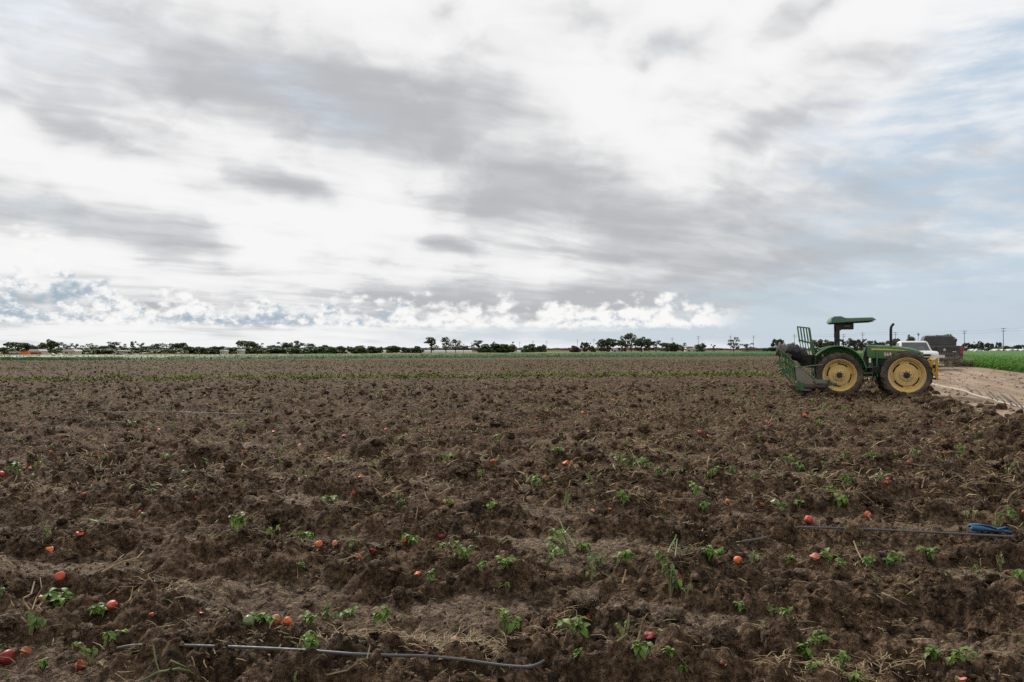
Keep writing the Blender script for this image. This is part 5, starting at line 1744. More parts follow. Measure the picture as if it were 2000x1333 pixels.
# pixel x, y of the base, height px, width px, state, lean (+ = to the right)
PLANTS = [
    (62, 1248, 60, 55, 'wilted', .1), (100, 1062, 30, 34, 'pale', -.2), (105, 1186, 26, 70, 'fresh', .2), (178, 1198, 22, 46, 'fresh', .3), (212, 1256, 34, 40, 'fresh', .3), (182, 1300, 58, 60, 'pale', -.2), (88, 1306, 14, 24, 'fresh', 0),
    (8, 1168, 24, 26, 'fresh', 0), (456, 1044, 52, 46, 'fresh', .1), (533, 1052, 48, 32, 'pale', 0), (612, 1052, 20, 40, 'fresh', -.3), (684, 1072, 24, 34, 'pale', .2), (801, 1066, 28, 32, 'fresh', .1), (865, 1072, 22, 22, 'fresh', 0),
    (909, 1094, 34, 42, 'fresh', -.2), (980, 1120, 40, 46, 'fresh', .2), (948, 1118, 24, 22, 'fresh', -.2), (968, 1152, 26, 54, 'pale', .3), (586, 1116, 14, 16, 'fresh', 0), (832, 1138, 26, 22, 'fresh', .3),
    (604, 1222, 46, 34, 'fresh', .1), (668, 1212, 40, 36, 'fresh', .2), (640, 1214, 30, 30, 'wilted', .2), (604, 1262, 44, 62, 'fresh', .1), (728, 1220, 48, 46, 'fresh', .3), (528, 1216, 24, 50, 'fresh', -.2), (985, 1234, 56, 50, 'fresh', .3),
    (1066, 1100, 48, 46, 'fresh', .3), (1112, 1086, 76, 30, 'fresh', -.4), (1142, 1078, 18, 36, 'fresh', .2), (1172, 1108, 44, 40, 'wilted', -.2), (1202, 1116, 48, 46, 'fresh', .3), (1154, 1134, 50, 18, 'pale', 0), (1300, 1120, 70, 50, 'pale', -.1), (1308, 1166, 74, 34, 'wilted', .1),
    (1384, 1096, 24, 46, 'fresh', .2), (1408, 1092, 26, 22, 'fresh', 0), (1466, 1104, 24, 40, 'pale', .2), (1120, 1250, 36, 62, 'fresh', .1), (1132, 1284, 18, 26, 'fresh', 0), (1224, 1246, 50, 40, 'pale', -.1), (1244, 1286, 52, 36, 'fresh', .2), (1306, 1276, 12, 14, 'fresh', 0),
    (1446, 1196, 22, 30, 'fresh', .2), (1500, 1196, 18, 22, 'pale', 0), (1340, 1176, 24, 16, 'pale', 0), (1568, 1284, 46, 54, 'fresh', -.2), (1594, 1268, 40, 40, 'fresh', .3), (1645, 1310, 50, 34, 'fresh', 0), (1590, 1302, 14, 24, 'fresh', 0), (1820, 1292, 36, 50, 'fresh', -.2), (1858, 1294, 42, 52, 'fresh', .3),
    (1616, 1100, 28, 36, 'fresh', .1), (1640, 1102, 12, 18, 'fresh', .2), (1700, 1104, 32, 26, 'fresh', -.1), (1736, 1104, 30, 40, 'fresh', .2), (1810, 1094, 42, 38, 'fresh', .1), (1908, 1118, 16, 46, 'pale', .2), (1952, 1112, 30, 24, 'pale', 0), (1990, 1130, 26, 36, 'fresh', 0), (1530, 1206, 24, 24, 'fresh', 0), (1505, 1204, 22, 30, 'pale', 0),
    (1536, 1100, 20, 18, 'fresh', .1), (576, 1332, 24, 34, 'pale', 0), (1326, 1334, 22, 30, 'fresh', .2), (1664, 1328, 14, 20, 'fresh', 0), (1684, 1336, 12, 16, 'pale', 0), (1970, 1016, 22, 44, 'fresh', .1), (1898, 1022, 36, 46, 'pale', -.1), (1944, 1032, 34, 28, 'pale', 0),
    (1042, 952, 32, 38, 'fresh', .2), (1085, 900, 18, 34, 'fresh', -.1), (1207, 920, 42, 40, 'fresh', .1), (1236, 924, 44, 36, 'fresh', .2), (1266, 918, 24, 40, 'fresh', .1), (1292, 896, 22, 22, 'pale', 0), (1325, 902, 22, 32, 'pale', .2), (1388, 934, 30, 32, 'fresh', .1), (1428, 932, 26, 20, 'wilted', .1),
    (1286, 936, 22, 26, 'fresh', 0), (1312, 940, 26, 40, 'pale', .2), (1216, 990, 42, 36, 'fresh', .1), (1356, 974, 34, 30, 'fresh', .2), (1372, 1000, 26, 50, 'fresh', .1), (1105, 992, 40, 36, 'pale', .1), (1162, 950, 26, 40, 'pale', -.1), (1470, 946, 16, 12, 'wilted', 0),
    (1636, 1008, 34, 48, 'fresh', .1), (1652, 950, 30, 44, 'fresh', .2), (1630, 966, 26, 26, 'fresh', -.2), (1540, 908, 24, 24, 'fresh', -.1), (1558, 924, 30, 40, 'fresh', .1), (1606, 918, 18, 18, 'pale', 0), (1710, 940, 24, 40, 'pale', .1), (1652, 898, 12, 20, 'fresh', 0), (1704, 906, 18, 26, 'fresh', .1),
    (1742, 898, 12, 20, 'fresh', 0), (1786, 898, 20, 22, 'fresh', .2), (1868, 890, 22, 26, 'fresh', .1), (1966, 932, 44, 36, 'pale', .1), (1874, 900, 14, 18, 'pale', 0), (1562, 988, 16, 26, 'fresh', -.2), (1526, 1000, 18, 18, 'fresh', 0), (1905, 864, 16, 24, 'pale', 0),
    (1598, 832, 10, 18, 'fresh', 0), (1648, 804, 14, 16, 'fresh', 0), (1608, 800, 14, 24, 'fresh', 0), (1586, 788, 12, 18, 'fresh', 0), (1484, 790, 13, 34, 'wilted', .1), (644, 982, 26, 38, 'fresh', .1), (780, 990, 18, 20, 'fresh', .1), (788, 976, 12, 40, 'pale', 0), (870, 905, 20, 32, 'fresh', .2), (880, 990, 14, 24, 'fresh', 0),
    (956, 988, 12, 30, 'fresh', 0), (460, 838, 18, 20, 'pale', .1), (470, 832, 16, 10, 'fresh', .2), (22, 916, 18, 34, 'fresh', 0), (70, 920, 22, 30, 'pale', .2), (38, 928, 10, 14, 'fresh', 0), (322, 902, 22, 26, 'fresh', .1), (404, 906, 12, 20, 'wilted', 0), (245, 960, 18, 24, 'pale', .1), (298, 964, 12, 12, 'fresh', 0),
    (200, 900, 12, 22, 'pale', 0), (172, 902, 10, 14, 'pale', 0), (550, 920, 26, 34, 'pale', .2), (590, 930, 18, 34, 'pale', .1), (936, 934, 18, 18, 'fresh', .1), (700, 858, 16, 26, 'pale', .2), (968, 858, 12, 22, 'fresh', 0), (890, 852, 18, 24, 'pale', 0), (828, 818, 12, 24, 'pale', .1), (738, 824, 14, 20, 'pale', 0),
    (1290, 852, 8, 14, 'pale', 0), (1225, 870, 8, 14, 'fresh', 0), (1480, 866, 10, 14, 'fresh', 0), (1315, 808, 22, 26, 'pale', .1), (1215, 800, 20, 26, 'pale', .1), (100, 876, 10, 20, 'pale', 0), (96, 788, 8, 14, 'fresh', 0), (176, 826, 8, 10, 'fresh', 0), (254, 832, 10, 22, 'fresh', 0), (342, 838, 18, 18, 'pale', 0),
]
SDESC = {'fresh': 'leafy green pepper plant', 'wilted': 'wilted pepper plant', 'pale': 'pale straggly pepper plant'}
pc, pt = defaultdict(int), defaultdict(int)
for q in PLANTS: pt[(SDESC[q[4]], zone(q[0], q[1]))] += 1
for i, (px, py, hpx, wpx, state, lean) in enumerate(sorted(PLANTS)):
    rng = np.random.default_rng(500 + i)
    X, Y, z0 = GS(px, py)
    mpp = math.hypot(Y, CAMH) / F
    H, Wd = max(hpx * mpp, .05) * (1.25 if hpx < 38 else 1.05), max(wpx * mpp, .055) * (1.2 if wpx < 44 else 1.05)
    z0 -= .012
    t = empty('pepper_plant', (X, Y, z0))
    key = (SDESC[state], zone(px, py)); pc[key] += 1
    tail = '' if pt[key] == 1 else f', {ORD[pc[key] - 1]} from left'
    tag(t, f'{key[0]} {key[1]}{tail}', 'plant', 'pepper plants left on the tilled soil')
    # stem with side branches
    ns = 3 if hpx < 30 else 4
    if state != 'fresh': ns += 1
    tips = []
    for k in range(ns):
        a = rng.uniform(0, 6.28); r = Wd * rng.uniform(.12, .42)
        hh_ = H * rng.uniform(.45, .95) * (.75 if state == 'fresh' else .95)
        tip = Vector((math.cos(a) * r + lean * H, math.sin(a) * r * .7, hh_))
        mid = Vector((tip.x * .35, tip.y * .35, hh_ * rng.uniform(.45, .65)))
        st_ = MB().tube([(0, 0, -.02), mid, tip], [max(.0045, H * .022), max(.0035, H * .016), max(.0022, H * .009)], 5)
        st_.build('stem', 'green_stem' if (state == 'fresh' or k % 2) else 'dry_stem', t)
        tips.append((mid, tip))
    near = py > 1030
    base_n = {'fresh': 20, 'wilted': 14, 'pale': 14}[state]
    nl = int(base_n * (1.0 if near else .8) * (1.25 if wpx > 44 else 1)) + 2
    LV, LF, kk = [], [], 0
    for k in range(nl):
        mid, tip = tips[k % ns]
        u = rng.uniform(.25, 1.0)
        pt_ = mid.lerp(tip, u)
        a = rng.uniform(0, 6.28)
        size = rng.uniform(.7, 1.25) * min(max(.31 * max(H, Wd), .034), .072) * {'fresh': 1.0, 'wilted': .95, 'pale': .62}[state]
        pitch = rng.uniform(-.55, .85) if state == 'fresh' else rng.uniform(.1, 1.35)
        kind = state if state != 'pale' else ('pale' if k % 3 else 'fresh')
        if state == 'wilted' and k % 3 == 0: kind = 'fresh'
        li = int(rng.integers(len(LEAVES[kind])))
        M = Matrix.Translation(pt_) @ Euler((rng.uniform(-.4, .4), pitch, a)).to_matrix().to_4x4() @ Matrix.Scale(size, 4)
        if near:
            lo = link('leaf', LEAVES[kind][li], t)
            lo.matrix_local = M
        else:
            v, f = LEAF_NP[kind][li]
            M_ = np.array(M)
            LV.append(v @ M_[:3, :3].T + M_[:3, 3]); LF += [tuple(q + kk for q in ff) for ff in f]; kk += len(v)
    if not near:
        me = bpy.data.meshes.new('foliage'); me.from_pydata(np.concatenate(LV).tolist(), [], LF)
        me.polygons.foreach_set('use_smooth', [True] * len(me.polygons))
        me.materials.append(MATS[{'fresh': 'pepper_leaf', 'wilted': 'wilted_leaf', 'pale': 'pale_leaf'}[state]])
        link('foliage', me, t)

# uprooted stalks and sticks lying about: list of pixel polylines
STALKS = [
    ('thick green forked stalk nearest the camera at the lower left', 'green_stem', [(282, 1333), (312, 1316), (352, 1312), (372, 1314), (398, 1333)], 5, [[(336, 1298), (352, 1306), (366, 1313)], [(302, 1278), (308, 1298), (314, 1316)]]),
    ('dry forked stalk lying left of the big dark clods', 'dry_stem', [(200, 1127), (222, 1115), (246, 1106), (272, 1092), (296, 1087)], 4, [[(246, 1106), (274, 1098)], [(224, 1112), (232, 1096), (244, 1087)], [(270, 1094), (282, 1082)]]),
    ('long dry bent stem in front of the front drip hose', 'dry_stem', [(640, 1333), (680, 1320), (704, 1308), (718, 1288), (724, 1270), (722, 1262)], 3, [[(704, 1308), (720, 1312)]]),
    ('brown stick propped under the forked pepper plant', 'dark_stem', [(1236, 1278), (1243, 1264), (1250, 1240), (1256, 1216)], 5, [[(1250, 1240), (1262, 1228)]]),
    ('dark brown stick poking up at the bottom edge', 'dark_stem', [(1314, 1288), (1330, 1310), (1352, 1333)], 5, [[(1330, 1310), (1344, 1300)]]),
    ('short pale stick among dark clods at the right', 'dry_stem', [(1720, 1164), (1736, 1176), (1752, 1186)], 4, [[(1752, 1186), (1768, 1184)]]),
    ('green stalk with cut end beside the dry forked stalk', 'green_stem', [(178, 1018), (194, 1025), (210, 1032)], 3, [[(194, 1025), (200, 1016)]]),
    ('bent dry stalk over the red peppers at the left', 'dry_stem', [(236, 1162), (238, 1152), (262, 1150), (258, 1170), (254, 1180)], 3, [[(236, 1160), (228, 1158), (210, 1172)]]),
    ('forked grey stalk above the wilted plant at the left edge', 'dry_stem', [(62, 1197), (50, 1184), (48, 1172), (64, 1164), (70, 1146)], 4, [[(66, 1196), (74, 1176), (84, 1156), (81, 1136)], [(50, 1170), (60, 1170)]]),
    ('upright green shoot standing above the middle plants', 'green_stem', [(1124, 1074), (1112, 1052), (1100, 1034), (1092, 1014)], 3, [[(1104, 1042), (1112, 1030)]]),
    ('woody dark root lying between the middle plants', 'dark_stem', [(1036, 1092), (1060, 1086), (1088, 1088), (1112, 1082)], 4, [[(1088, 1088), (1096, 1104), (1086, 1118)]]),
    ('tall broken stalk with two prongs right of the middle plants', 'green_stem', [(1304, 1090), (1308, 1072), (1318, 1056), (1320, 1048)], 4, [[(1308, 1074), (1330, 1073), (1342, 1070)], [(1318, 1090), (1322, 1056)]]),
    ('short stick upright in front of the middle plants', 'dry_stem', [(1215, 1146), (1220, 1128), (1222, 1126)], 4, []),
    ('pale dry twig leaning by the rear drip hose', 'dry_stem', [(1666, 1062), (1672, 1078), (1680, 1093)], 3, []),
    ('pale twig with fork beyond the rear drip hose', 'dry_stem', [(1800, 1010), (1786, 1000), (1780, 985)], 2.5, [[(1786, 1000), (1804, 990)]]),
    ('long straw-coloured stalk beyond the blue scrap', 'dry_stem', [(1850, 965), (1900, 958), (1950, 960), (1988, 955)], 2, [[(1900, 958), (1910, 966)], [(1950, 960), (1956, 950)]]),
    ('dry tangled stalk in the middle distance right of centre', 'dry_stem', [(1600, 958), (1640, 965), (1680, 975), (1706, 985)], 2, [[(1640, 965), (1650, 978)], [(1680, 975), (1694, 962)]]),
    ('pale forked twig standing in the middle distance', 'dry_stem', [(1240, 935), (1250, 915), (1262, 930)], 2, [[(1250, 915), (1230, 880)]]),
    ('thin dry stalk bent over at the centre of the field', 'dry_stem', [(880, 962), (874, 950), (886, 940)], 2, []),
    ('upright dry twig just left of centre', 'dry_stem', [(812, 1022), (815, 1004), (816, 996)], 2.5, []),
    ('short woody stick lying near the centre', 'dark_stem', [(740, 960), (752, 957), (762, 954)], 3, []),
    ('thick short stalk left of the centre plants', 'dry_stem', [(531, 1064), (540, 1058), (548, 1053)], 4, []),
    ('pale split stalk by the left plants', 'dry_stem', [(630, 1208), (642, 1194), (648, 1206)], 4, [[(642, 1194), (626, 1184)]]),
    ('dry stalk flat on the soil below the pink peppers', 'dry_stem', [(664, 1104), (682, 1096), (712, 1093)], 3.5, [[(682, 1096), (672, 1108)], [(700, 1094), (686, 1088)]]),
    ('straw-coloured stalk at the far right edge', 'dry_stem', [(1984, 1200), (2004, 1188)], 4, []),
]
for lab, mat, line, wpx, subs in STALKS:
    X0, Y0, _ = GS(*line[0])
    t = empty('broken_stalk', (X0, Y0, 0))
    ymax = max(q[1] for q in line)
    def lift(pts):
        out_ = []
        for q in pts:
            # lies on the soil, with the drawn rise taken partly as height, partly as depth
            dyp = ymax - q[1]
            X, Y, zz = GS(q[0], q[1] + dyp * .55)
            zz = zz + dyp * .55 * (Y / F) * .95 + .012
            out_.append((X - X0, Y - Y0, zz))
        return out_
    P = lift(line)
    r = wpx * (Y0 / F) / 2
    MB().tube(P, [r * (1 - .35 * i / len(P)) for i in range(len(P))], 6).build('main_stem', mat, t)
    for sb in subs:
        P = lift(sb)
        MB().tube(P, [r * .62 * (1 - .4 * i / len(P)) for i in range(len(P))], 5).build('side_stem', mat, t)
    tag(t, lab, 'stalk', 'uprooted stalks')

# ------------------------------------------------------------------ drip hoses, lay-flat hose, blue scrap
paint('drip_hose', (.055, .060, .068), .5, .55, (.15, .125, .10), 10, fine=60)
paint('layflat', (.40, .365, .31), .7, .5, (.30, .24, .17), 3)
paint('blue_plastic', (.020, .115, .230), .35, .3, (.14, .13, .12), 9)


def ground_zs(X, Y):
    X = np.asarray(X, float); Y = np.asarray(Y, float)
    return np.where(X > edge_x(Y) + .4, road_h(X, Y), soil_h(X, Y))


CLEAR = []
def hose_line(name, label, pts, r, mat, rise=.0, cat='hose', group='drip hoses', sub=4, stiff=0, flat=False):
    """a hose through the pixels pts; stiff > 0 spans the hollows instead of following them"""
    pts = [np.array(q, float) for q in pts]
    dens = []
    for a, b in zip(pts[:-1], pts[1:]):
        dens += [a + (b - a) * k / sub for k in range(sub)]
    dens.append(pts[-1])
    z = None
    for it in range(3):
        XY = np.array([G(q[0], q[1], None if z is None else float(z[i])) for i, q in enumerate(dens)])
        gz = np.max([ground_zs(XY[:, 0] + dx_, XY[:, 1] + dy_) for dx_ in (-.05, 0, .05) for dy_ in (-.04, 0, .03)], 0)
        z = gz * 1.0
        n = len(z)
        if flat:
            z = np.full(n, np.percentile(gz, 70))
        elif stiff and n > 4:
            t = np.linspace(-1, 1, n)
            fit = np.polyval(np.polyfit(t, gz, stiff), t)
            z = fit + np.percentile(gz - fit, 72 if stiff == 1 else 50)
        elif n > 4:
            for _ in range(3): z[1:-1] = (z[:-2] + z[1:-1] * 2 + z[2:]) / 4
        z = z + r * .6 + rise
    P = np.column_stack([XY, z])
    CLEAR.extend([(q[0], q[1] - .05, .12) for q in P])
    o = MB().tube(P.tolist(), r, 8).build(name, mat)
    tag(o, label, cat, group)
    return o


hose_line('drip_hose', 'grey drip hose running across the soil nearest the camera', [(232, 1249), (260, 1252), (330, 1256), (410, 1260), (470, 1262), (540, 1265), (620, 1270), (690, 1277), (760, 1281), (830, 1283), (900, 1289), (970, 1299), (1030, 1307), (1062, 1310)], .0078, 'drip_hose', -.004, stiff=6)
hose_line('drip_hose', 'straight dark drip hose lying in front of the blue scrap', [(1556, 1046), (1640, 1050), (1720, 1055), (1800, 1061), (1880, 1067), (1976, 1074)], .009, 'drip_hose', .012, stiff=1)
hose_line('drip_hose', 'short stub of drip hose poking out left of the long one', [(1448, 1058), (1470, 1055), (1496, 1050)], .010, 'drip_hose', .01, flat=True)
hose_line('drip_hose', 'thin black drip hose in the middle distance near an orange pepper', [(1765, 907), (1800, 906), (1862, 907)], .009, 'black_metal', .02)
hose_line('drip_hose', 'far thin drip hose stretched across the left part of the field', [(640, 803), (740, 802), (860, 804), (960, 808), (1040, 809)], .007, 'drip_hose', .02)
hose_line('drip_hose', 'far thin drip hose ending near the field centre', [(170, 803), (260, 804), (360, 806), (470, 809), (600, 809)], .007, 'drip_hose', .02)
hose_line('layflat_hose', 'pale flat irrigation hose curving along the dirt road edge', [(1806, 746), (1835, 752), (1862, 757), (1884, 763), (1902, 770), (1926, 777), (1952, 784), (1976, 791), (2000, 797), (2060, 815), (2120, 835)], .032, 'layflat', -.01, 'hose', 'irrigation hoses')
nth = 0
for k, (a, b) in enumerate((((1898, 768), (1886, 756)), ((1916, 773), (1903, 760)), ((1938, 780), (1925, 768)), ((1948, 783), (1930, 764)), ((1962, 787), (1946, 773)), ((1975, 791), (1953, 768)), ((1986, 793), (1964, 777)), ((1996, 796), (1972, 772)))):
    pts = [a, ((a[0] * .6 + b[0] * .4), a[1] * .6 + b[1] * .4 - 1), b]
    o = hose_line('feeder_tube', f'thin black feeder tube, {ORD[k]} along the pale irrigation hose', pts, .014, 'black_metal', .03, 'tube', 'feeder tubes on the irrigation hose')

# blue scrap: a split, half-crushed length of blue pipe
X, Y, zs_ = GS(1930, 1044)
t = empty('blue_plastic_scrap', (X, Y, zs_ + .035), R(-14))
t.scale = (.68, .8, .8)
bl = MB(); rings = []
for k, (x, ry, rz_, z, op) in enumerate(((-.215, .028, .022, .005, .0), (-.195, .042, .036, .0, .2), (-.10, .044, .040, 0, .5), (0, .040, .030, -.006, 1.2), (.07, .050, .016, -.012, 1.5), (.12, .058, .020, -.014, 1.0), (.19, .066, .034, -.012, 1.3), (.225, .060, .030, -.02, 1.6))):
    rings.append([(x + .012 * math.sin(i * 1.3 + k), math.cos(a) * ry, z + math.sin(a) * rz_) for i, a in enumerate(np.linspace(math.pi * 1.22 - math.pi / 2 + op * .45 + .0, math.pi * 1.22 - math.pi / 2 + 2 * math.pi - op * .45, 15))])
vs = [q for r_ in rings for q in r_]
fs = [(i * 15 + k, i * 15 + k + 1, (i + 1) * 15 + k + 1, (i + 1) * 15 + k) for i in range(len(rings) - 1) for k in range(14)]
bl._add(vs, fs)
o = bl.build('shell', 'blue_plastic', t)
o.modifiers.new('thick', 'SOLIDIFY').thickness = .005
MB().tube([(.07, -.05, 0), (.10, -.055, .012), (.12, -.058, .0)], .008, 6).build('torn_rib', 'blue_plastic', t)
CLEAR.append((X, Y - .1, .34))
tag(t, 'split length of blue plastic pipe lying behind the rear drip hose', 'plastic scrap')

# ------------------------------------------------------------------ crumbs, clods, straw (uncountable)
def ico(sub):
    bm = bmesh.new(); bmesh.ops.create_icosphere(bm, subdivisions=sub, radius=1)
    v = np.array([q.co[:] for q in bm.verts]); f = np.array([[q.index for q in fc.verts] for fc in bm.faces]); bm.free()
    return v, f


def clod_shapes(sub, n, seed):
    v, f = ico(sub); out_ = []
    for k in range(n):
        rng = np.random.default_rng(seed + k)
        q = v.copy()
        w = np.zeros(len(v))
        for o_ in range(3):
            dirs = rng.normal(size=(7, 3)) * (1.3 + o_ * 1.5); ph = rng.uniform(0, 6.28, 7)
            w += (np.sin(v @ dirs.T + ph).mean(1)) * (.40 / (1 + o_ * .5))
        w += rng.normal(scale=.11, size=len(v))
        q = v * (1 + w)[:, None]
        # a few flat broken faces
        for _ in range(3):
            nrm = rng.normal(size=3); nrm /= np.linalg.norm(nrm)
            d_ = q @ nrm; lim = rng.uniform(.55, .85)
            q = q - np.maximum(d_ - lim, 0)[:, None] * nrm * .85
        out_.append((q, f))
    return out_


def rand_rot(rng, n):
    q = rng.normal(size=(n, 4)); q /= np.linalg.norm(q, axis=1, keepdims=True)
    w, x, y, z = q.T
    return np.stack([1 - 2 * (y * y + z * z), 2 * (x * y - z * w), 2 * (x * z + y * w), 2 * (x * y + z * w), 1 - 2 * (x * x + z * z), 2 * (y * z - x * w), 2 * (x * z - y * w), 2 * (y * z + x * w), 1 - 2 * (x * x + y * y)], 1).reshape(n, 3, 3)


def scatter(rng, n, y0, y1, power=1.0, wide=.74):
    """points in the wedge the camera looks over, thinner with distance when power > 1"""
    y = np.sqrt(y0 ** 2 + (y1 ** 2 - y0 ** 2) * rng.random(n) ** power)
    x = rng.uniform(-wide, wide, n) * (y + 1.2)
    return x, y


def clods(name, label, parts, mat='soil'):
    """parts: (count, y0, y1, smin, smax, shapes, cloddy bias, power)"""
    rng = np.random.default_rng(77)
    AV, AF, AD, k0 = [], [], [], 0
    for n, y0, y1, s0, s1, shapes, bias, power in parts:
        x, y = scatter(rng, n * 2, y0, y1, power)
        s_edge = x - edge_x(y)
        dr = dryness(x, y)
        keep = (s_edge < .1) & (rng.random(n * 2) < np.clip(1.1 - 1.35 * bias * dr, .03, 1)) & (y < far_edge(x))
        # room for the tractor's wheels
        x, y, dr = x[keep][:n], y[keep][:n], dr[keep][:n]
        s = s0 + (s1 - s0) * rng.random(len(x)) ** 2.6
        if s1 > .03:                    # loose clods do not lie on top of hoses, peppers and plants
            C = np.array(CLEAR)
            hit = np.zeros(len(x), bool)
            for cx, cy, cr in C:
                hit |= (np.abs(x - cx) < cr + s) & (np.abs(y - cy) < cr + s) & (s > .025)
            x, y, dr, s = x[~hit], y[~hit], dr[~hit], s[~hit]
        m_ = len(x)
        z = soil_h(x, y) + s * rng.uniform(-.15, .45, m_)
        Rm = rand_rot(rng, m_)
        pick = rng.integers(len(shapes), size=m_)
        for j, (v, f) in enumerate(shapes):
            ii = np.where(pick == j)[0]
            if not len(ii): continue
            sc = s[ii][:, None, None] * rng.uniform(.75, 1.2, (len(ii), 1, 3))
            vv = np.einsum('nij,nvj->nvi', Rm[ii], v[None] * sc) * np.array([1, 1, .82]) + np.stack([x[ii], y[ii], z[ii]], 1)[:, None, :]
            AV.append(vv.reshape(-1, 3)); AD.append(np.repeat(np.where(rng.random(len(ii)) < (.34 if s1 < .05 else .06), 1.15, dr[ii] * 1.1), len(v)))
            AF.append((f[None] + (np.arange(len(ii)) * len(v))[:, None, None]).reshape(-1, 3) + k0)
            k0 += len(ii) * len(v)
    me = np_mesh(name, np.concatenate(AV), np.concatenate(AF), False, {'dry': np.concatenate(AD)})
    o = link(name, me, None, MATS[mat])
    tag(o, label, 'soil', None, 'stuff')
    return o


for q in PEPPERS + PLANTS:
    _x, _y, _ = GS(q[0], q[1]); CLEAR.append((_x, _y - .05, .10))
S320, S80, S20 = clod_shapes(3, 6, 40), clod_shapes(2, 8, 60), clod_shapes(1, 6, 80)
clods('soil_clods', 'loose clods and crumbs of dark earth strewn over the field', [
    (170, 2.6, 11, .04, .12, S320, 1.0, 1.0),
    (4600, 2.6, 12, .014, .050, S80, .95, 1.1),
    (17000, 2.6, 11, .006, .022, S20, .10, 1.15),
    (2600, 10, 34, .035, .13, S80, 1.0, 1.0),
    (9000, 10, 40, .025, .075, S20, .5, 1.1),
    (9000, 30, 120, .04, .11, S20, .5, 1.0)])

# ragged lumps along the road edge and piled at the wheels
def edge_clods():
    rng = np.random.default_rng(31)
    AV, AF, AD, k0 = [], [], [], 0
    y = rng.uniform(9, 40, 420); s_ = rng.normal(-.35, .55, 420)
    x = edge_x(y) + s_
    sz = .04 + .17 * rng.random(420) ** 2.4
    # in front of the tractor's wheels
    M = Matrix.Translation(TR_LOC) @ Matrix.Rotation(TR_RZ, 4, 'Z')
    for lx0, lx1, ly, n in ((-.8, .9, -1.12, 70), (1.2, 3.1, -1.12, 90), (-2.2, -.6, -1.35, 40), (.5, 1.5, -.5, 50), (1.4, 2.8, .35, 30)):
        for _ in range(n):
            q = M @ Vector((rng.uniform(lx0, lx1), ly + rng.normal() * .16, 0))
            x = np.append(x, q.x); y = np.append(y, q.y); sz = np.append(sz, .04 + .13 * rng.random() ** 1.8)
    gz = ground_zs(x, y)
    for i in range(len(x)):
        v, f = S80[int(rng.integers(len(S80)))]
        Rm = rand_rot(rng, 1)[0]
        q = (v * sz[i] * rng.uniform(.7, 1.25, 3)) @ Rm.T * np.array([1, 1, .8])
        z = gz[i] + sz[i] * rng.uniform(-.1, .35)
        AV.append(q + [x[i], y[i], z]); AF.append(f + k0); AD.append(np.full(len(v), .15)); k0 += len(v)
    me = np_mesh('soil_clods', np.concatenate(AV), np.concatenate(AF), False, {'dry': np.concatenate(AD)})
    tag(link('soil_clods', me, None, MATS['soil']), 'ragged lumps of turned earth along the road edge and round the tractor wheels', 'soil', None, 'stuff')
edge_clods()

# pale cracked slabs of crusted soil
for lab, px, py, w_, h_ in (('pale flat slab of crusted soil behind the leafy plant near the centre', 1140, 1190, 62, .05), ('thin pale slab of crusted soil edge-on right of centre', 1308, 1204, 50, .045),
                            ('pale cracked slab of soil behind the front drip hose at the left', 168, 1228, 26, .03), ('pale slab of soil at the left edge', 14, 1215, 44, .05), ('rounded pale clod right of the pale slabs', 1410, 1240, 60, .10),
                            ('grey lump of dried soil under the middle plants', 1265, 972, 16, .05)):
    X, Y, zs_ = GS(px, py + 8); s = w_ * Y / F / 2
    v, f = S320[(px // 7) % 6]
    rgh = 1 + .10 * np.sin(v @ np.array([[7.1, 3.2, 5.3], [2.2, 9.1, 4.4], [6.0, 5.0, 11.0]]) + px).sum(1, keepdims=True)
    me = np_mesh('soil_slab', v * rgh * np.array([s, s * .75, h_]), f, True, {'dry': np.full(len(v), 1.0)})
    o = link('soil_slab', me, None, MATS['soil'])
    o.location = (X, Y, zs_ + h_ * .15); o.rotation_euler = (R(random.uniform(4, 16)), R(random.uniform(-6, 6)), 0)
    tag(o, lab, 'soil slab', 'crusted soil slabs')


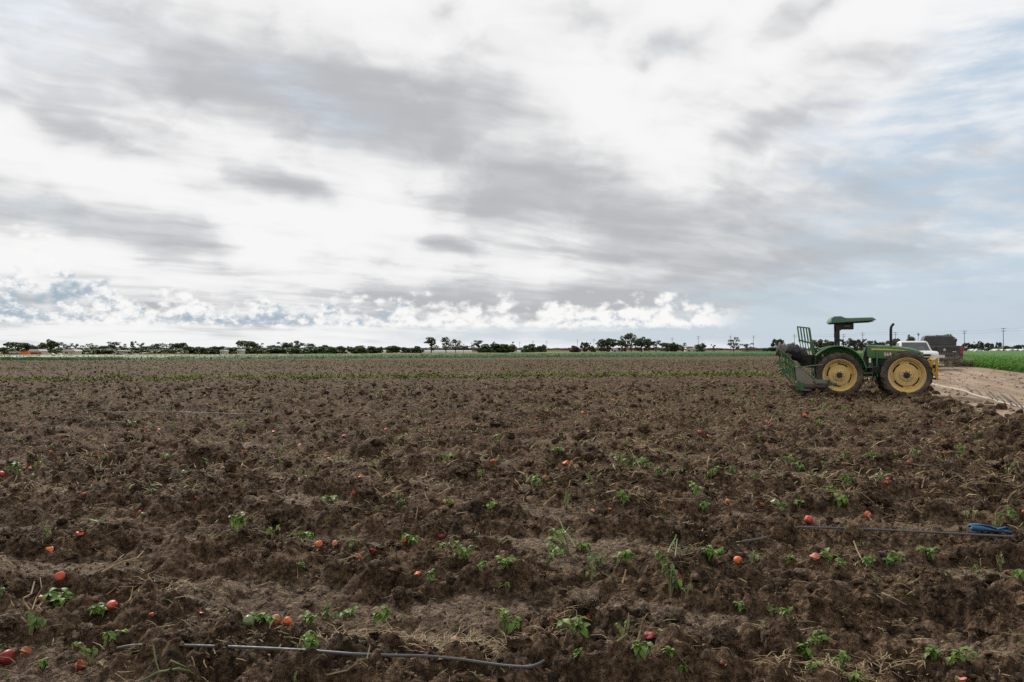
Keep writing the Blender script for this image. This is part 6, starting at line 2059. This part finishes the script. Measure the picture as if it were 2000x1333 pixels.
def straw(name, label, mats, specs, seed):
    """short bent blades lying on the soil; specs: (count, y0, y1, len0, len1, width, lift)"""
    rng = np.random.default_rng(seed)
    V_, k0 = [], 0
    for n, y0, y1, l0, l1, w, lift_, power, band in specs:
        x, y = scatter(rng, n * 4, y0, y1, power)
        if band is not None:
            n = n // 2
            x, y = x[:n * 4], y[:n * 4]
            y = band(x) + rng.normal(size=n * 4) * 1.15 * (.6 + .8 * rng.random(n * 4))
        # two in three lie in tufts
        nt_ = max(n * 4 // 26, 8)
        ci = rng.integers(nt_, size=n * 4); tuft = rng.random(n * 4) < .66
        spread_ = .05 + .004 * y[ci]
        x = np.where(tuft, x[ci] + rng.normal(size=n * 4) * spread_, x); y = np.where(tuft, y[ci] + rng.normal(size=n * 4) * spread_, y)
        y = np.maximum(y, 2.0)
        patch = fbm(x * .9 + 7, y * 1.3, 71, 3)
        keep = (x < edge_x(y) - .2) & (y < far_edge(x)) & (rng.random(n * 4) < np.clip(.22 + 1.25 * patch, .02, 1))
        x, y = x[keep][:n], y[keep][:n]; n_ = len(x)
        a = rng.uniform(0, 6.28, n_) ; L = l0 + (l1 - l0) * rng.random(n_) ** 2
        p0 = np.stack([x, y, soil_h(x, y) + .006 + lift_ * rng.random(n_) * L * .3], 1)
        dvec = np.stack([np.cos(a), np.sin(a) * .8, rng.uniform(-.05, .55, n_) * lift_ + .06], 1)
        p1 = p0 + dvec * L[:, None] * .5 + np.stack([rng.normal(size=n_), rng.normal(size=n_), np.abs(rng.normal(size=n_)) * .6], 1) * L[:, None] * .09
        x2 = p0[:, 0] + np.cos(a) * L * .98; y2 = p0[:, 1] + np.sin(a) * .8 * L
        p2 = np.stack([x2, y2, np.maximum(soil_h(x2, y2, False) + .006, p0[:, 2] + dvec[:, 2] * L * .8)], 1)
        sd = np.stack([-np.sin(a), np.cos(a), rng.uniform(-.7, .7, n_)], 1); ww = (w * rng.uniform(.5, 1.3, n_))[:, None]
        V_.append(np.stack([p0 - sd * ww, p0 + sd * ww, p1 + sd * ww, p1 - sd * ww, p2 + sd * ww * .4, p2 - sd * ww * .4], 1).reshape(-1, 3))
    v = np.concatenate(V_); n = len(v) // 6
    k = (np.arange(n) * 6)[:, None]
    f = np.concatenate([k + np.array([[0, 1, 2, 3]]), k + np.array([[3, 2, 4, 5]])])
    o = link(name, np_mesh(name, v, f, False), None, MATS[mats])
    tag(o, label, 'plant litter', None, 'stuff')


def straw_mat(name, ramp_):
    m, N, p, o = new_mat(name)
    co = N.node('ShaderNodeNewGeometry').outputs['Position']
    N.t.links.new(N.ramp(N.noise(co, 11, 4, .7), ramp_), p.inputs['Base Color'])
    p.inputs['Roughness'].default_value = .85; p.inputs['Specular IOR Level'].default_value = .15
straw_mat('straw_dry', [(.35, (.10, .070, .040)), (.5, (.23, .170, .095)), (.65, (.37, .29, .17))])
straw_mat('straw_green', [(.35, (.070, .085, .026)), (.5, (.13, .145, .050)), (.65, (.21, .20, .085))])
straw_mat('straw_weed', [(.35, (.085, .110, .028)), (.5, (.145, .165, .045)), (.65, (.21, .205, .070))])
straw_mat('straw_red', [(.35, (.16, .045, .025)), (.5, (.26, .085, .045)), (.65, (.30, .16, .09))])
straw('straw_litter', 'dry straw and stem litter scattered over the soil', 'straw_dry', [
    (5200, 2.6, 9, .015, .14, .0024, .7, 1.1, None), (15000, 8, 28, .04, .22, .0065, 1.3, 1.1, None), (9000, 24, 125, .08, .30, .018, 1.5, 1.0, None)], 90)
straw('green_litter', 'torn green stems and leaf scraps among the clods', 'straw_green', [
    (2600, 2.6, 10, .015, .09, .0040, 1.0, 1.1, None), (12000, 9, 32, .04, .18, .009, 1.6, 1.0, None), (20000, 28, 125, .08, .26, .020, 1.6, 1.0, None)], 91)
straw('red_litter', 'scraps of crushed red pepper skin in the soil', 'straw_red', [(420, 2.8, 14, .008, .035, .006, .3, 1.0, None), (350, 12, 40, .03, .08, .018, .4, 1.0, None)], 92)
straw('weed_strip', 'yellow-green weeds growing in a strip across the field', 'straw_weed', [
    (24000, 33, 66, .10, .30, .026, 2.2, 1.0, lambda x: 46 + .22 * x), (6000, 55, 105, .10, .30, .030, 2.0, 1.0, lambda x: 74 + .3 * x)], 93)
# matted dry patch behind the front hose
def straw_patch():
    rng = np.random.default_rng(17)
    P = []
    for cx, cy, sx_, sy_, n in ((760, 1240, 70, 14, 260), (915, 1250, 60, 12, 260), (1580, 1318, 60, 10, 110), (1710, 1332, 70, 8, 130), (1930, 958, 50, 6, 160), (1670, 968, 40, 8, 140), (1915, 838, 22, 8, 110), (1300, 880, 60, 10, 140), (1190, 815, 60, 10, 160), (1240, 818, 50, 8, 140), (330, 1140, 40, 12, 90), (1080, 1255, 26, 10, 60)):
        for _ in range(n):
            X, Y = G(cx + rng.normal() * sx_, cy + rng.normal() * sy_)
            P.append((X, Y))
    P = np.array(P); n = len(P)
    a = rng.uniform(0, 6.28, n); L = rng.uniform(.03, .13, n) * np.clip(P[:, 1] / 5, 1, 3)
    p0 = np.stack([P[:, 0], P[:, 1], soil_h(P[:, 0], P[:, 1]) + rng.uniform(.004, .022, n)], 1)
    p2 = p0 + np.stack([np.cos(a) * L, np.sin(a) * L, rng.uniform(-.1, .35, n) * L], 1)
    p1 = (p0 + p2) / 2 + np.stack([rng.normal(size=n), rng.normal(size=n), np.abs(rng.normal(size=n))], 1) * L[:, None] * .10
    sd = np.stack([-np.sin(a), np.cos(a), np.zeros(n)], 1) * (.0022 * np.clip(P[:, 1] / 5, 1, 3))[:, None]
    v = np.stack([p0 - sd, p0 + sd, p1 + sd, p1 - sd, p2 + sd * .4, p2 - sd * .4], 1).reshape(-1, 3)
    k = (np.arange(n) * 6)[:, None]
    f = np.concatenate([k + np.array([[0, 1, 2, 3]]), k + np.array([[3, 2, 4, 5]])])
    tag(link('straw_mats', np_mesh('straw_mats', v, f, False), None, MATS['straw_dry']), 'matted patches of dry straw lying on the soil', 'plant litter', None, 'stuff')
straw_patch()


# stones and crumbs lying on the dirt road
def road_stones():
    rng = np.random.default_rng(55)
    n = 2600
    y = 10 + 60 * rng.random(n) ** 1.4; u = rng.random(n) ** 1.6
    x = edge_x(y) + .2 + u * (crop_x(y) - edge_x(y) - .5)
    sz = .012 + .055 * rng.random(n) ** 3.5
    z = road_h(x, y) + sz * .2
    AV, AF, k0 = [], [], 0
    Rm = rand_rot(rng, n)
    for i in range(n):
        v, f = S20[i % len(S20)]
        AV.append((v * sz[i]) @ Rm[i].T + [x[i], y[i], z[i]]); AF.append(f + k0); k0 += len(v)
    V_ = np.concatenate(AV)
    me = np_mesh('road_stones', V_, np.concatenate(AF), False)
    tag(link('road_stones', me, None, MATS['road_dirt']), 'loose crumbs and stones on the dirt road', 'stones', None, 'stuff')
road_stones()
